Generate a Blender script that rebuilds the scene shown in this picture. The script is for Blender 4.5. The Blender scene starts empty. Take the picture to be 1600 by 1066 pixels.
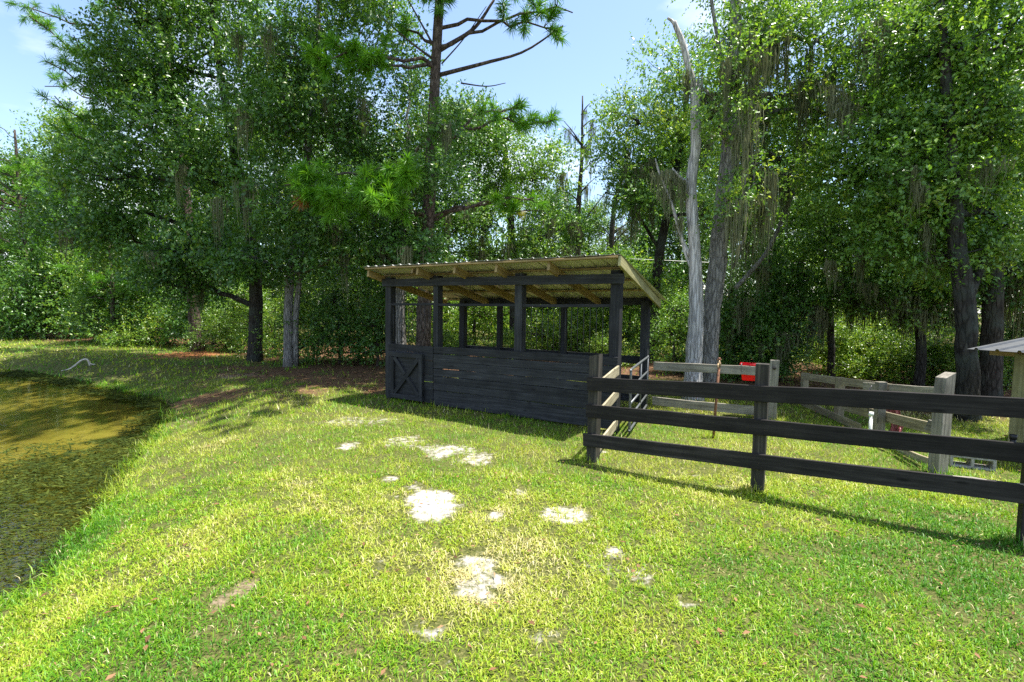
import bpy, math, random
import numpy as np
from mathutils import Vector, Matrix

# ------------------------------------------------------------------ camera, world, sun, exposure
scn = bpy.context.scene
H = 1.8; FPX = 775.0; PITCH = math.radians(3.99); ROLL = math.radians(0.6)
fwd = np.array([0, math.cos(PITCH), -math.sin(PITCH)]); _r0 = np.array([1., 0, 0]); _u0 = np.cross(_r0, fwd)
rgt = math.cos(ROLL)*_r0 + math.sin(ROLL)*_u0; upv = -math.sin(ROLL)*_r0 + math.cos(ROLL)*_u0
cd = bpy.data.cameras.new('camera'); cam = bpy.data.objects.new('camera', cd); scn.collection.objects.link(cam)
cd.sensor_width = 36; cd.lens = FPX/1600*36; cd.clip_start = 0.05; cd.clip_end = 2000
M = Matrix.Identity(4)
for i in range(3):
    M[i][0] = rgt[i]; M[i][1] = upv[i]; M[i][2] = -fwd[i]
M[2][3] = H
cam.matrix_world = M
scn.camera = cam

SUN_EL, SUN_AZ = 73.0, 87.0      # azimuth from +Y towards +X
EXPOSURE = 1.3
world = bpy.data.worlds.new('World'); scn.world = world; world.use_nodes = True
wn, wl = world.node_tree.nodes, world.node_tree.links
wn.clear()
wo = wn.new('ShaderNodeOutputWorld'); bg = wn.new('ShaderNodeBackground')
sky = wn.new('ShaderNodeTexSky'); sky.sky_type = 'NISHITA'; sky.sun_disc = False
sky.sun_elevation = math.radians(SUN_EL); sky.sun_rotation = math.radians(SUN_AZ)
sky.air_density = 1.0; sky.dust_density = 1.0; sky.ozone_density = 1.3
bg.inputs[1].default_value = 0.132
tc = wn.new('ShaderNodeTexCoord'); mp = wn.new('ShaderNodeMapping'); mp.inputs['Scale'].default_value = (1.0, 1.0, 2.6)
mp.inputs['Location'].default_value = (0.15, 0.55, 0.0)
nz = wn.new('ShaderNodeTexNoise'); nz.inputs['Scale'].default_value = 1.9; nz.inputs['Detail'].default_value = 7; nz.inputs['Roughness'].default_value = 0.55
rp = wn.new('ShaderNodeValToRGB'); rp.color_ramp.elements[0].position = 0.47; rp.color_ramp.elements[1].position = 0.68
mx = wn.new('ShaderNodeMix'); mx.data_type = 'RGBA'
wl.new(tc.outputs['Generated'], mp.inputs[0]); wl.new(mp.outputs[0], nz.inputs['Vector']); wl.new(nz.outputs['Fac'], rp.inputs[0])
sc_ = wn.new('ShaderNodeMath'); sc_.operation = 'MULTIPLY'; sc_.inputs[1].default_value = 0.8
wl.new(rp.outputs[0], sc_.inputs[0]); wl.new(sc_.outputs[0], mx.inputs['Factor'])
wl.new(sky.outputs[0], mx.inputs['A']); mx.inputs['B'].default_value = (5.4, 5.5, 5.7, 1)
wl.new(mx.outputs['Result'], bg.inputs[0]); wl.new(bg.outputs[0], wo.inputs[0])
sd_ = bpy.data.lights.new('sun', 'SUN'); sun = bpy.data.objects.new('sun', sd_); scn.collection.objects.link(sun)
sd_.energy = 5.0; sd_.angle = math.radians(0.53); sd_.color = (1.0, 0.955, 0.88)
el, az = math.radians(SUN_EL), math.radians(SUN_AZ)
tosun = Vector((math.sin(az)*math.cos(el), math.cos(az)*math.cos(el), math.sin(el)))
sun.rotation_euler = tosun.to_track_quat('Z', 'Y').to_euler(); sun.location = (10, 0, 30)
vs = scn.view_settings; vs.view_transform = 'Standard'; vs.look = 'None'; vs.gamma = 1; vs.use_curve_mapping = False; vs.exposure = EXPOSURE
scn.render.engine = 'CYCLES'
cy = scn.cycles; cy.max_bounces = 9; cy.diffuse_bounces = 5; cy.glossy_bounces = 3; cy.transmission_bounces = 5; cy.transparent_max_bounces = 8
cy.caustics_reflective = False; cy.caustics_refractive = False; cy.sample_clamp_indirect = 6
cy.use_denoising = False

# ------------------------------------------------------------------ helpers
rng = np.random.default_rng(7); random.seed(7)
CAMP = np.array([0, 0, H])
def ray(x, y): return fwd + (x-800)/FPX*rgt + (533-y)/FPX*upv
def at(x, y, Y):                       # the world point at depth Y whose direction is (x, y) of the photograph
    d = ray(x, y); return CAMP + d*(Y/d[1])
def gnd(x, y, z=0.0):
    d = ray(x, y); return CAMP + d*((z-H)/d[2])
def norm(a): return a/np.maximum(np.linalg.norm(a, axis=-1, keepdims=True), 1e-9)
def sstep(a, b, x):
    t = np.clip((x-a)/(b-a), 0, 1); return t*t*(3-2*t)
def vnoise(x, y, seed=0):              # value noise, numpy
    x = np.asarray(x, float); y = np.asarray(y, float)
    xi = np.floor(x).astype(np.int64); yi = np.floor(y).astype(np.int64); fx = x-xi; fy = y-yi
    fx = fx*fx*(3-2*fx); fy = fy*fy*(3-2*fy)
    def h(a, b):
        n = (a*374761393 + b*668265263 + seed*974711) & 0x7fffffff
        n = ((n ^ (n >> 13))*1274126177) & 0x7fffffff
        return ((n ^ (n >> 16)) & 0xffff)/65535.0
    return (h(xi, yi)*(1-fx)+h(xi+1, yi)*fx)*(1-fy) + (h(xi, yi+1)*(1-fx)+h(xi+1, yi+1)*fx)*fy
def fbm(x, y, seed=0, o=3):
    s = 0; a = .5; t = 0
    for k in range(o):
        s = s + a*vnoise(np.asarray(x)*2**k, np.asarray(y)*2**k, seed+k); t += a; a *= .5
    return s/t

def link(o, parent=None):
    scn.collection.objects.link(o)
    if parent is not None: o.parent = parent
    return o
def tag(o, label=None, cat=None, group=None, kind=None):
    if label: o['label'] = label
    if cat: o['category'] = cat
    if group: o['group'] = group
    if kind: o['kind'] = kind
    return o
def empty(name, loc, label=None, cat=None, group=None, rz=0):
    o = bpy.data.objects.new(name, None); o.empty_display_size = .2
    o.location = [float(c) for c in loc]; o.rotation_euler = (0, 0, rz); link(o)
    return tag(o, label, cat, group)
def mesh_np(name, V, T, mat, attrs=None, smooth=False):
    """mesh from a vertex array and an array of triangles or quads"""
    V = np.asarray(V, np.float32); T = np.asarray(T, np.int32); n, k = T.shape
    me = bpy.data.meshes.new(name)
    me.vertices.add(len(V)); me.vertices.foreach_set('co', V.ravel())
    me.loops.add(n*k); me.loops.foreach_set('vertex_index', T.ravel())
    me.polygons.add(n); me.polygons.foreach_set('loop_start', np.arange(0, n*k, k, dtype=np.int32))
    if smooth: me.polygons.foreach_set('use_smooth', np.ones(n, bool))
    me.update(calc_edges=True)
    for an, av in (attrs or {}).items():
        a = me.attributes.new(an, 'FLOAT', 'POINT'); a.data.foreach_set('value', np.asarray(av, np.float32))
    if mat: me.materials.append(mat)
    return me
def obj(name, me, parent=None, loc=None):
    o = bpy.data.objects.new(name, me); link(o, parent)
    if loc is not None: o.location = [float(c) for c in loc]
    return o
class Acc:
    """collects triangles / quads of several tubes into one mesh"""
    def __init__(s): s.V = []; s.Q = []; s.n = 0
    def add(s, V, Q): s.V.append(np.asarray(V, float)); s.Q.append(np.asarray(Q, int)+s.n); s.n += len(V)
    def tube(s, P, R, seg=6, wob=0.0, cap=True):
        P = np.asarray(P, float); R = np.broadcast_to(np.asarray(R, float), (len(P),)).copy(); n = len(P)
        T = np.gradient(P, axis=0); T = norm(T)
        a = np.array([0, 0, 1.]) if abs(T[0][2]) < .9 else np.array([1., 0, 0])
        A = norm(np.cross(T, np.broadcast_to(a, T.shape))); B = np.cross(T, A)
        for i in range(1, n):
            if A[i] @ A[i-1] < 0: A[i] *= -1; B[i] *= -1
        th = np.linspace(0, 2*np.pi, seg, endpoint=False)
        w = 1 + wob*(rng.random((n, seg))-.5)
        V = P[:, None] + (A[:, None]*np.cos(th)[None, :, None] + B[:, None]*np.sin(th)[None, :, None])*(R[:, None]*w)[:, :, None]
        V = V.reshape(-1, 3); Q = []
        for i in range(n-1):
            for j in range(seg):
                k = (j+1) % seg; Q.append((i*seg+j, i*seg+k, (i+1)*seg+k, (i+1)*seg+j))
        if cap:
            V = np.vstack([V, P[:1], P[-1:]]); c0, c1 = n*seg, n*seg+1
            for j in range(seg):
                k = (j+1) % seg; Q.append((c0, k, j, j)); Q.append((c1, (n-1)*seg+j, (n-1)*seg+k, (n-1)*seg+k))
        s.add(V, Q)
    def mesh(s, name, mat, smooth=True):
        V = np.vstack(s.V); Q = np.vstack(s.Q)
        me = bpy.data.meshes.new(name)
        me.from_pydata(V.tolist(), [], [q[:3] if q[3] == q[2] else q for q in Q.tolist()])
        if smooth: me.polygons.foreach_set('use_smooth', np.ones(len(me.polygons), bool))
        me.update(); me.materials.append(mat); return me
def curve_pts(pts, n):                 # Catmull-Rom through points
    P = np.asarray(pts, float); P = np.vstack([2*P[0]-P[1], P, 2*P[-1]-P[-2]]); m = len(P)-3
    out = []
    for t in np.linspace(0, m-1e-6, n):
        i = int(t); u = t-i; p0, p1, p2, p3 = P[i:i+4]
        out.append(.5*((2*p1)+(-p0+p2)*u+(2*p0-5*p1+4*p2-p3)*u*u+(-p0+3*p1-3*p2+p3)*u**3))
    return np.array(out)

# ------------------------------------------------------------------ materials
def newmat(name):
    m = bpy.data.materials.new(name); m.use_nodes = True; nt = m.node_tree; nt.nodes.clear()
    out = nt.nodes.new('ShaderNodeOutputMaterial'); return m, nt, out
def N(nt, t, **kw):
    n = nt.nodes.new(t)
    for k, v in kw.items():
        if k in n.inputs: n.inputs[k].default_value = v
        else: setattr(n, k, v)
    return n
def ramp(nt, stops):
    r = nt.nodes.new('ShaderNodeValToRGB'); cr = r.color_ramp
    while len(cr.elements) < len(stops): cr.elements.new(.5)
    for e, (p, c) in zip(cr.elements, stops): e.position = p; e.color = (*c, 1) if len(c) == 3 else c
    return r
def leaf_mat(name, stops, trans=.4, rough=.42, spec=.5, tgain=(1.35, 1.25, .6)):
    m, nt, out = newmat(name); L = nt.links
    a = N(nt, 'ShaderNodeAttribute', attribute_name='tint'); r = ramp(nt, stops); L.new(a.outputs['Fac'], r.inputs[0])
    p = N(nt, 'ShaderNodeBsdfPrincipled', Roughness=rough); p.inputs['Specular IOR Level'].default_value = spec
    L.new(r.outputs[0], p.inputs['Base Color'])
    t = N(nt, 'ShaderNodeBsdfTranslucent'); mu = N(nt, 'ShaderNodeMix', data_type='RGBA', blend_type='MULTIPLY')
    mu.inputs['Factor'].default_value = 1; mu.inputs['B'].default_value = (*tgain, 1)
    L.new(r.outputs[0], mu.inputs['A']); L.new(mu.outputs['Result'], t.inputs['Color'])
    mix = N(nt, 'ShaderNodeMixShader'); mix.inputs[0].default_value = trans
    L.new(p.outputs[0], mix.inputs[1]); L.new(t.outputs[0], mix.inputs[2]); L.new(mix.outputs[0], out.inputs[0]); return m
def wood_mat(name, c0, c1, c2, rough=.75, bump=.4, knots=True, gscale=1.0, spec=.3):
    """grain runs along the object's local X"""
    m, nt, out = newmat(name); L = nt.links
    co = N(nt, 'ShaderNodeTexCoord'); oi = N(nt, 'ShaderNodeObjectInfo')
    mul = N(nt, 'ShaderNodeMath', operation='MULTIPLY'); mul.inputs[1].default_value = 37.0; L.new(oi.outputs['Random'], mul.inputs[0])
    ad = N(nt, 'ShaderNodeVectorMath', operation='ADD'); L.new(co.outputs['Object'], ad.inputs[0]); L.new(mul.outputs[0], ad.inputs[1])
    mp = N(nt, 'ShaderNodeMapping'); mp.inputs['Scale'].default_value = (1.6*gscale, 38*gscale, 38*gscale); L.new(ad.outputs[0], mp.inputs[0])
    n1 = N(nt, 'ShaderNodeTexNoise', Scale=1.0, Detail=6.0, Roughness=.65); L.new(mp.outputs[0], n1.inputs['Vector'])
    n2 = N(nt, 'ShaderNodeTexNoise', Scale=2.3, Detail=4.0, Roughness=.6); L.new(ad.outputs[0], n2.inputs['Vector'])
    r = ramp(nt, [(.28, c0), (.5, c1), (.75, c2)]); L.new(n1.outputs['Fac'], r.inputs[0])
    r2 = ramp(nt, [(.3, (.62, .62, .62)), (.7, (1.25, 1.25, 1.25))]); L.new(n2.outputs['Fac'], r2.inputs[0])
    mu = N(nt, 'ShaderNodeMix', data_type='RGBA', blend_type='MULTIPLY'); mu.inputs['Factor'].default_value = 1
    L.new(r.outputs[0], mu.inputs['A']); L.new(r2.outputs[0], mu.inputs['B'])
    hs = N(nt, 'ShaderNodeHueSaturation'); mr = N(nt, 'ShaderNodeMapRange'); mr.inputs['To Min'].default_value = .78; mr.inputs['To Max'].default_value = 1.22
    L.new(oi.outputs['Random'], mr.inputs['Value']); L.new(mr.outputs[0], hs.inputs['Value']); L.new(mu.outputs['Result'], hs.inputs['Color'])
    col = hs.outputs['Color']
    if knots:
        v = N(nt, 'ShaderNodeTexVoronoi', Scale=1.0); mk = N(nt, 'ShaderNodeMapping'); mk.inputs['Scale'].default_value = (2.1, 7, 7)
        L.new(ad.outputs[0], mk.inputs[0]); L.new(mk.outputs[0], v.inputs['Vector'])
        rk = ramp(nt, [(.05, (.25, .25, .25)), (.13, (1, 1, 1))]); L.new(v.outputs['Distance'], rk.inputs[0])
        mk2 = N(nt, 'ShaderNodeMix', data_type='RGBA', blend_type='MULTIPLY'); mk2.inputs['Factor'].default_value = .8
        L.new(col, mk2.inputs['A']); L.new(rk.outputs[0], mk2.inputs['B']); col = mk2.outputs['Result']
    p = N(nt, 'ShaderNodeBsdfPrincipled', Roughness=rough); p.inputs['Specular IOR Level'].default_value = spec
    L.new(col, p.inputs['Base Color'])
    b = N(nt, 'ShaderNodeBump', Strength=bump, Distance=.004); L.new(n1.outputs['Fac'], b.inputs['Height']); L.new(b.outputs[0], p.inputs['Normal'])
    L.new(p.outputs[0], out.inputs[0]); return m
def bark_mat(name, c0, c1, c2, sc=(9, 9, 2.2), bump=1.0, patch=None):
    m, nt, out = newmat(name); L = nt.links
    co = N(nt, 'ShaderNodeTexCoord'); mp = N(nt, 'ShaderNodeMapping'); mp.inputs['Scale'].default_value = sc; L.new(co.outputs['Object'], mp.inputs[0])
    n1 = N(nt, 'ShaderNodeTexNoise', Scale=1.6, Detail=6.0, Roughness=.7); L.new(mp.outputs[0], n1.inputs['Vector'])
    v = N(nt, 'ShaderNodeTexVoronoi', Scale=1.5, feature='DISTANCE_TO_EDGE'); L.new(mp.outputs[0], v.inputs['Vector'])
    r = ramp(nt, [(.3, c0), (.5, c1), (.72, c2)]); L.new(n1.outputs['Fac'], r.inputs[0])
    rv = ramp(nt, [(.0, (.35, .35, .35)), (.16, (1, 1, 1))]); L.new(v.outputs['Distance'], rv.inputs[0])
    mu = N(nt, 'ShaderNodeMix', data_type='RGBA', blend_type='MULTIPLY'); mu.inputs['Factor'].default_value = .75
    L.new(r.outputs[0], mu.inputs['A']); L.new(rv.outputs[0], mu.inputs['B']); col = mu.outputs['Result']
    if patch:
        n2 = N(nt, 'ShaderNodeTexNoise', Scale=2.2, Detail=4.0); L.new(co.outputs['Object'], n2.inputs['Vector'])
        rr = ramp(nt, [(.48, (0, 0, 0)), (.6, (1, 1, 1))]); L.new(n2.outputs['Fac'], rr.inputs[0])
        m2 = N(nt, 'ShaderNodeMix', data_type='RGBA'); L.new(rr.outputs[0], m2.inputs['Factor']); L.new(col, m2.inputs['A']); m2.inputs['B'].default_value = (*patch, 1); col = m2.outputs['Result']
    p = N(nt, 'ShaderNodeBsdfPrincipled', Roughness=.9); p.inputs['Specular IOR Level'].default_value = .15; L.new(col, p.inputs['Base Color'])
    ah = N(nt, 'ShaderNodeMath', operation='ADD'); L.new(n1.outputs['Fac'], ah.inputs[0]); L.new(rv.outputs[0], ah.inputs[1])
    b = N(nt, 'ShaderNodeBump', Strength=bump, Distance=.02); L.new(ah.outputs[0], b.inputs['Height']); L.new(b.outputs[0], p.inputs['Normal'])
    L.new(p.outputs[0], out.inputs[0]); return m
def plain_mat(name, col, rough=.5, metal=0, var=.25, sc=12, bump=.1, spec=.5, col2=None):
    m, nt, out = newmat(name); L = nt.links
    co = N(nt, 'ShaderNodeTexCoord'); n = N(nt, 'ShaderNodeTexNoise', Scale=float(sc), Detail=5.0); L.new(co.outputs['Object'], n.inputs['Vector'])
    a = tuple(c*(1-var) for c in col); b_ = col2 or tuple(min(1, c*(1+var)) for c in col)
    r = ramp(nt, [(.35, a), (.65, b_)]); L.new(n.outputs['Fac'], r.inputs[0])
    p = N(nt, 'ShaderNodeBsdfPrincipled', Roughness=rough, Metallic=metal); p.inputs['Specular IOR Level'].default_value = spec; L.new(r.outputs[0], p.inputs['Base Color'])
    b = N(nt, 'ShaderNodeBump', Strength=bump, Distance=.01); L.new(n.outputs['Fac'], b.inputs['Height']); L.new(b.outputs[0], p.inputs['Normal'])
    L.new(p.outputs[0], out.inputs[0]); return m

M_OAK = leaf_mat('oak leaf', [(0, (0.032, 0.092, 0.018)), (.45, (0.070, 0.179, 0.027)), (.8, (0.126, 0.267, 0.035)), (1, (0.288, 0.388, 0.058))], trans=.36, rough=.37, spec=.6)
M_OAK2 = leaf_mat('laurel oak leaf', [(0, (0.048, 0.126, 0.021)), (.45, (0.106, 0.237, 0.032)), (.8, (0.202, 0.360, 0.044)), (1, (0.346, 0.446, 0.065))], trans=.4, rough=.38, spec=.7)
M_SHRUB = leaf_mat('shrub leaf', [(0, (0.052, 0.120, 0.021)), (.45, (0.110, 0.230, 0.031)), (.8, (0.208, 0.346, 0.040)), (1, (0.346, 0.426, 0.064))], trans=.42, rough=.32, spec=.6)
M_FAR = leaf_mat('far foliage', [(0, (0.043, 0.104, 0.022)), (.5, (0.104, 0.207, 0.037)), (1, (0.232, 0.342, 0.061))], trans=.42, rough=.45)
M_NEEDLE = leaf_mat('pine needles', [(0, (.045, .14, .010)), (.5, (.10, .28, .014)), (.93, (.17, .37, .022)), (.97, (.35, .12, .03)), (1, (.38, .13, .035))], trans=.35, rough=.45, spec=.4)
M_MOSS = leaf_mat('spanish moss', [(0, (.095, .11, .055)), (.5, (.16, .175, .095)), (1, (.25, .255, .16))], trans=.35, rough=.9, spec=.1, tgain=(1.1, 1.1, .8))
M_GRASS = leaf_mat('grass blade', [(0, (.055, .185, .008)), (.3, (.13, .31, .010)), (.56, (.29, .405, .020)), (.82, (.44, .475, .065)), (1, (.63, .57, .30))], trans=.38, rough=.5, spec=.35, tgain=(1.15, 1.1, .6))
M_WEED = leaf_mat('pond weed', [(0, (.016, .028, .006)), (.5, (.046, .068, .011)), (.85, (.10, .125, .02)), (1, (.18, .19, .04))], trans=.2, rough=.8, spec=.1)
M_LITTER = leaf_mat('fallen leaves', [(0, (.07, .035, .018)), (.5, (.17, .085, .04)), (1, (.32, .19, .10))], trans=.1, rough=.8, spec=.2, tgain=(1, 1, 1))
M_BARK = bark_mat('oak bark', (.020, .018, .015), (.048, .042, .035), (.095, .088, .075), patch=(.055, .06, .05))
M_PINEBARK = bark_mat('pine bark', (.035, .027, .022), (.095, .072, .058), (.19, .155, .13), sc=(7, 7, 3))
M_GREYBARK = bark_mat('grey bark', (.10, .095, .088), (.23, .22, .20), (.36, .345, .32), sc=(11, 11, 2.5))
M_SNAG = bark_mat('bare dead wood', (.22, .21, .195), (.47, .455, .43), (.64, .625, .60), sc=(13, 13, 1.1), bump=.7)
M_TWIG = bark_mat('branch bark', (.03, .026, .02), (.075, .065, .052), (.13, .118, .10), sc=(14, 14, 6), bump=.5)
M_BLACK = wood_mat('black stained wood', (.0145, .0152, .0168), (.027, .0282, .0305), (.056, .058, .062), rough=.72, bump=.6, spec=.2)
M_BLACK2 = wood_mat('black fence stain', (.012, .0108, .0102), (.022, .0195, .0185), (.048, .043, .040), rough=.75, bump=.5, spec=.15)
M_WORN = wood_mat('worn brown post wood', (.016, .0145, .0125), (.036, .032, .026), (.10, .088, .07), rough=.8, bump=.6)
M_GREYW = wood_mat('weathered grey wood', (.11, .10, .08), (.225, .205, .165), (.35, .325, .27), rough=.85, bump=.6)
M_TANW = wood_mat('weathered tan wood', (.15, .125, .075), (.29, .25, .16), (.43, .385, .27), rough=.85, bump=.5)
M_PINE = wood_mat('yellow treated pine', (.17, .115, .045), (.30, .21, .085), (.42, .31, .14), rough=.65, bump=.25)
M_GREENW = wood_mat('green treated pine', (.17, .16, .07), (.30, .28, .13), (.42, .39, .21), rough=.7, bump=.25)
M_ROOF = plain_mat('galvanised sheet', (.58, .58, .54), rough=.5, metal=.35, var=.10, sc=3, bump=.02)
M_TUBE = plain_mat('grey tube steel', (.12, .13, .135), rough=.45, metal=.4, var=.15, sc=30)
M_ROD = plain_mat('dark iron rod', (.03, .03, .03), rough=.6, metal=.3)
M_RUST = plain_mat('rusty iron', (.16, .07, .035), rough=.85, var=.5, sc=40, bump=.5)
M_BRASS = plain_mat('dull brass', (.35, .24, .13), rough=.5, metal=.5, sc=40)
M_RED = None
m, nt, out = newmat('red plastic'); p = N(nt, 'ShaderNodeBsdfPrincipled', Roughness=.35); p.inputs['Base Color'].default_value = (.55, .012, .025, 1)
t = N(nt, 'ShaderNodeBsdfTranslucent'); t.inputs[0].default_value = (.9, .02, .04, 1); mixs = N(nt, 'ShaderNodeMixShader'); mixs.inputs[0].default_value = .5
nt.links.new(p.outputs[0], mixs.inputs[1]); nt.links.new(t.outputs[0], mixs.inputs[2]); nt.links.new(mixs.outputs[0], out.inputs[0]); M_RED = m
M_HOSE = plain_mat('maroon rubber', (.17, .035, .04), rough=.45, var=.3, sc=20)
M_BLOCK = plain_mat('concrete', (.33, .32, .30), rough=.95, var=.25, sc=35, bump=.5, spec=.2)
M_WHITEP = plain_mat('white plastic', (.72, .72, .68), rough=.45, var=.08)
M_STICK = plain_mat('bleached stick', (.55, .50, .42), rough=.8, var=.2, sc=30)
M_WALLP = plain_mat('pale siding', (.6, .6, .58), rough=.7, var=.06)
M_BLKP = plain_mat('black rubber', (.012, .012, .013), rough=.5)

# ------------------------------------------------------------------ ground, masks
POND = np.array([(-3.55, 2.6), (-3.62, 3.3), (-3.8, 3.95), (-4.3, 5.0), (-5.0, 6.4), (-5.7, 7.7), (-6.15, 8.7), (-6.9, 9.9), (-8.4, 11.0), (-10.2, 12.2), (-12.2, 13.4),
                 (-16.1, 15.4), (-21, 16.6), (-30, 15), (-34, 6), (-30, -3), (-16, -6), (-8, -5), (-4.6, -1.5), (-3.7, 1.0)])
def pond_sd(x, y):
    x = np.asarray(x, float); y = np.asarray(y, float); d = np.full(x.shape, 1e9); ins = np.zeros(x.shape, bool)
    for i in range(len(POND)):
        a = POND[i]; b = POND[(i+1) % len(POND)]; e = b-a
        t = np.clip(((x-a[0])*e[0]+(y-a[1])*e[1])/(e@e), 0, 1)
        d = np.minimum(d, np.hypot(x-a[0]-t*e[0], y-a[1]-t*e[1]))
        c = ((a[1] > y) != (b[1] > y)); xx = (b[0]-a[0])*(y-a[1])/((b[1]-a[1]) if b[1] != a[1] else 1e-9)+a[0]
        ins ^= c & (x < xx)
    return np.where(ins, -d, d) + .28*(fbm(x*.9, y*.9, 5)-.5) + .18*(vnoise(x*3.1, y*3.1, 6)-.5)
WATER_Z = -0.30
def gz(x, y, sd=None):
    x = np.asarray(x, float); y = np.asarray(y, float)
    if sd is None: sd = pond_sd(x, y)
    z = -0.29*(1-sstep(-.1, 1.9, sd)) - .10*sstep(.3, -.5, sd) - .55*sstep(-.2, -5, sd)
    near = sstep(.3, 2, sd)
    z = z + near*(.05*(fbm(x*.45, y*.45, 11)-.5) + .022*(vnoise(x*2.3, y*2.3, 12)-.5))
    return z
def ellp(px, py, rx, ry):
    c = gnd(px, py); a = gnd(px+rx, py); b = gnd(px, py-ry); return (c[0], c[1], abs(a[0]-c[0]), abs(b[1]-c[1]))
SAND = [ellp(*q[:4])+(q[4],) for q in [(672, 786, 48, 26, .82), (612, 746, 16, 6, .66), (772, 806, 20, 10, .8), (886, 806, 30, 12, .74), (812, 773, 14, 7, .6), (700, 704, 40, 11, .62), (735, 716, 30, 9, .6), (732, 928, 38, 20, .76), (768, 905, 26, 12, .7),
        (745, 880, 30, 14, .62), (672, 985, 26, 14, .5), (1000, 906, 20, 16, .6), (1062, 945, 24, 12, .55), (962, 862, 18, 8, .6), (545, 697, 14, 5, .6), (640, 690, 40, 9, .5), (940, 705, 22, 5, .6), (690, 1040, 24, 12, .42), (590, 880, 16, 9, .4), (850, 990, 40, 20, .36), (560, 660, 60, 7, .45), (1140, 762, 30, 4, .5)]]
DIRT = [ellp(*q[:4])+(q[4],) for q in [(385, 912, 18, 9, .7), (362, 930, 18, 9, .75), (342, 946, 15, 9, .65), (318, 978, 14, 10, .6), (302, 996, 10, 8, .6), (392, 790, 14, 7, .6), (375, 802, 12, 7, .6), (375, 587, 34, 4, .7), (280, 640, 30, 5, .5), (250, 890, 20, 7, .4), (300, 840, 20, 7, .4)]]
STRAW = [ellp(*q) for q in [(545, 590, 95, 15), (450, 582, 80, 10), (620, 600, 40, 12), (380, 575, 60, 5), (300, 612, 60, 8)]]
ORANGE = [ellp(305, 554, 42, 6)]
LX = [-60, -40, -25, -19, -13, -11, -8, -5.5, -4, -2.5, 0, 3, 4.5, 5.5, 7, 10, 14, 40, 60]
LY = [30, 27, 24.5, 22.3, 20, 18.6, 15.8, 13.8, 12.8, 12.2, 12.4, 12.8, 12.2, 10.2, 8.4, 7.6, 7.5, 10, 12]
def blob(x, y, L, seed, rough=.55):
    m = np.zeros(np.shape(x)); nn = (fbm(x*3.1, y*3.1, seed, 4)-.5)*2.6
    for cx, cy, rx, ry, *w in L:
        d = np.hypot((x-cx)/rx, (y-cy)/ry); m = np.maximum(m, (w[0] if w else 1.0)*sstep(1.6, .45, d + rough*nn))
    return m
def masks(x, y):
    x = np.asarray(x, float); y = np.asarray(y, float)
    sd = pond_sd(x, y)
    sand = blob(x, y, SAND, 21, .75)
    dirt = blob(x, y, DIRT, 22, .6)
    scat = sstep(.70, .80, fbm(x*1.5, y*1.5, 31, 4))*sstep(2.8, .8, np.abs(x-.35*(8-y)*.3))*sstep(10, 8.5, y)
    sand = np.maximum(sand, scat*.32)
    dline = y-np.interp(x, LX, LY)
    lit = sstep(-1.0, 1.3, dline + 2.2*(fbm(x*.8, y*.8, 41)-.5)) * (1-.75*sstep(7, 12, dline))
    lit = np.maximum(lit, .9*blob(x, y, STRAW, 23, 1.0)); org = blob(x, y, ORANGE, 24, .5)
    return dict(sd=sd, sand=sand, dirt=dirt, lit=np.maximum(lit, org), org=org)
def axis_pts(a, b, lo, hi, fine, g=1.16):
    mid = list(np.arange(a, b+1e-6, fine)); s = fine; x = a; L = []
    while x > lo: s *= g; x -= s; L.append(x)
    s = fine; x = b; R = []
    while x < hi: s *= g; x += s; R.append(x)
    return np.array(L[::-1]+mid+R)
gx = axis_pts(-7.5, 6.5, -420, 420, .075, 1.10); gy = axis_pts(1.6, 11, -60, 520, .08, 1.09)
X, Y = np.meshgrid(gx, gy); mk = masks(X.ravel(), Y.ravel()); Z = gz(X.ravel(), Y.ravel(), mk['sd'])
nx, ny = len(gx), len(gy); idx = np.arange(nx*ny).reshape(ny, nx)
Q = np.stack([idx[:-1, :-1], idx[:-1, 1:], idx[1:, 1:], idx[1:, :-1]], -1).reshape(-1, 4)
m, nt, out = newmat('ground'); L = nt.links
co = N(nt, 'ShaderNodeTexCoord')
def nzz(s, d=5., r=.6):
    n = N(nt, 'ShaderNodeTexNoise', Scale=float(s), Detail=d, Roughness=r); L.new(co.outputs['Object'], n.inputs['Vector']); return n.outputs['Fac']
def att(nm):
    return N(nt, 'ShaderNodeAttribute', attribute_name=nm).outputs['Fac']
def mixc(f, a, b):
    x = N(nt, 'ShaderNodeMix', data_type='RGBA'); L.new(f, x.inputs['Factor']); L.new(a, x.inputs['A'])
    if isinstance(b, tuple): x.inputs['B'].default_value = (*b, 1)
    else: L.new(b, x.inputs['B'])
    return x.outputs['Result']
def rmp(f, st):
    r = ramp(nt, st); L.new(f, r.inputs[0]); return r.outputs[0]
base = rmp(nzz(48, 8, .75), [(.32, (.018, .024, .008)), (.48, (.06, .07, .018)), (.6, (.15, .14, .05)), (.74, (.30, .25, .12))])
base = mixc(rmp(nzz(.7, 3), [(.4, (0, 0, 0)), (.7, (.4, .4, .4))]), base, (.10, .12, .025))
sandc = rmp(nzz(45, 6, .7), [(.3, (.26, .225, .19)), (.5, (.47, .435, .385)), (.7, (.58, .55, .50))])
dirtc = rmp(nzz(40, 6, .7), [(.3, (.12, .085, .055)), (.6, (.27, .205, .14)), (.8, (.36, .29, .21))])
litc = rmp(nzz(30, 8, .75), [(.3, (.05, .028, .016)), (.5, (.12, .065, .036)), (.7, (.23, .14, .08))])
orgc = rmp(nzz(40, 6, .7), [(.3, (.17, .06, .02)), (.6, (.38, .16, .06)), (.8, (.5, .26, .12))])
bedc = rmp(nzz(1.3, 6, .6), [(.3, (.12, .115, .035)), (.55, (.255, .24, .08)), (.8, (.37, .34, .15))])
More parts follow.
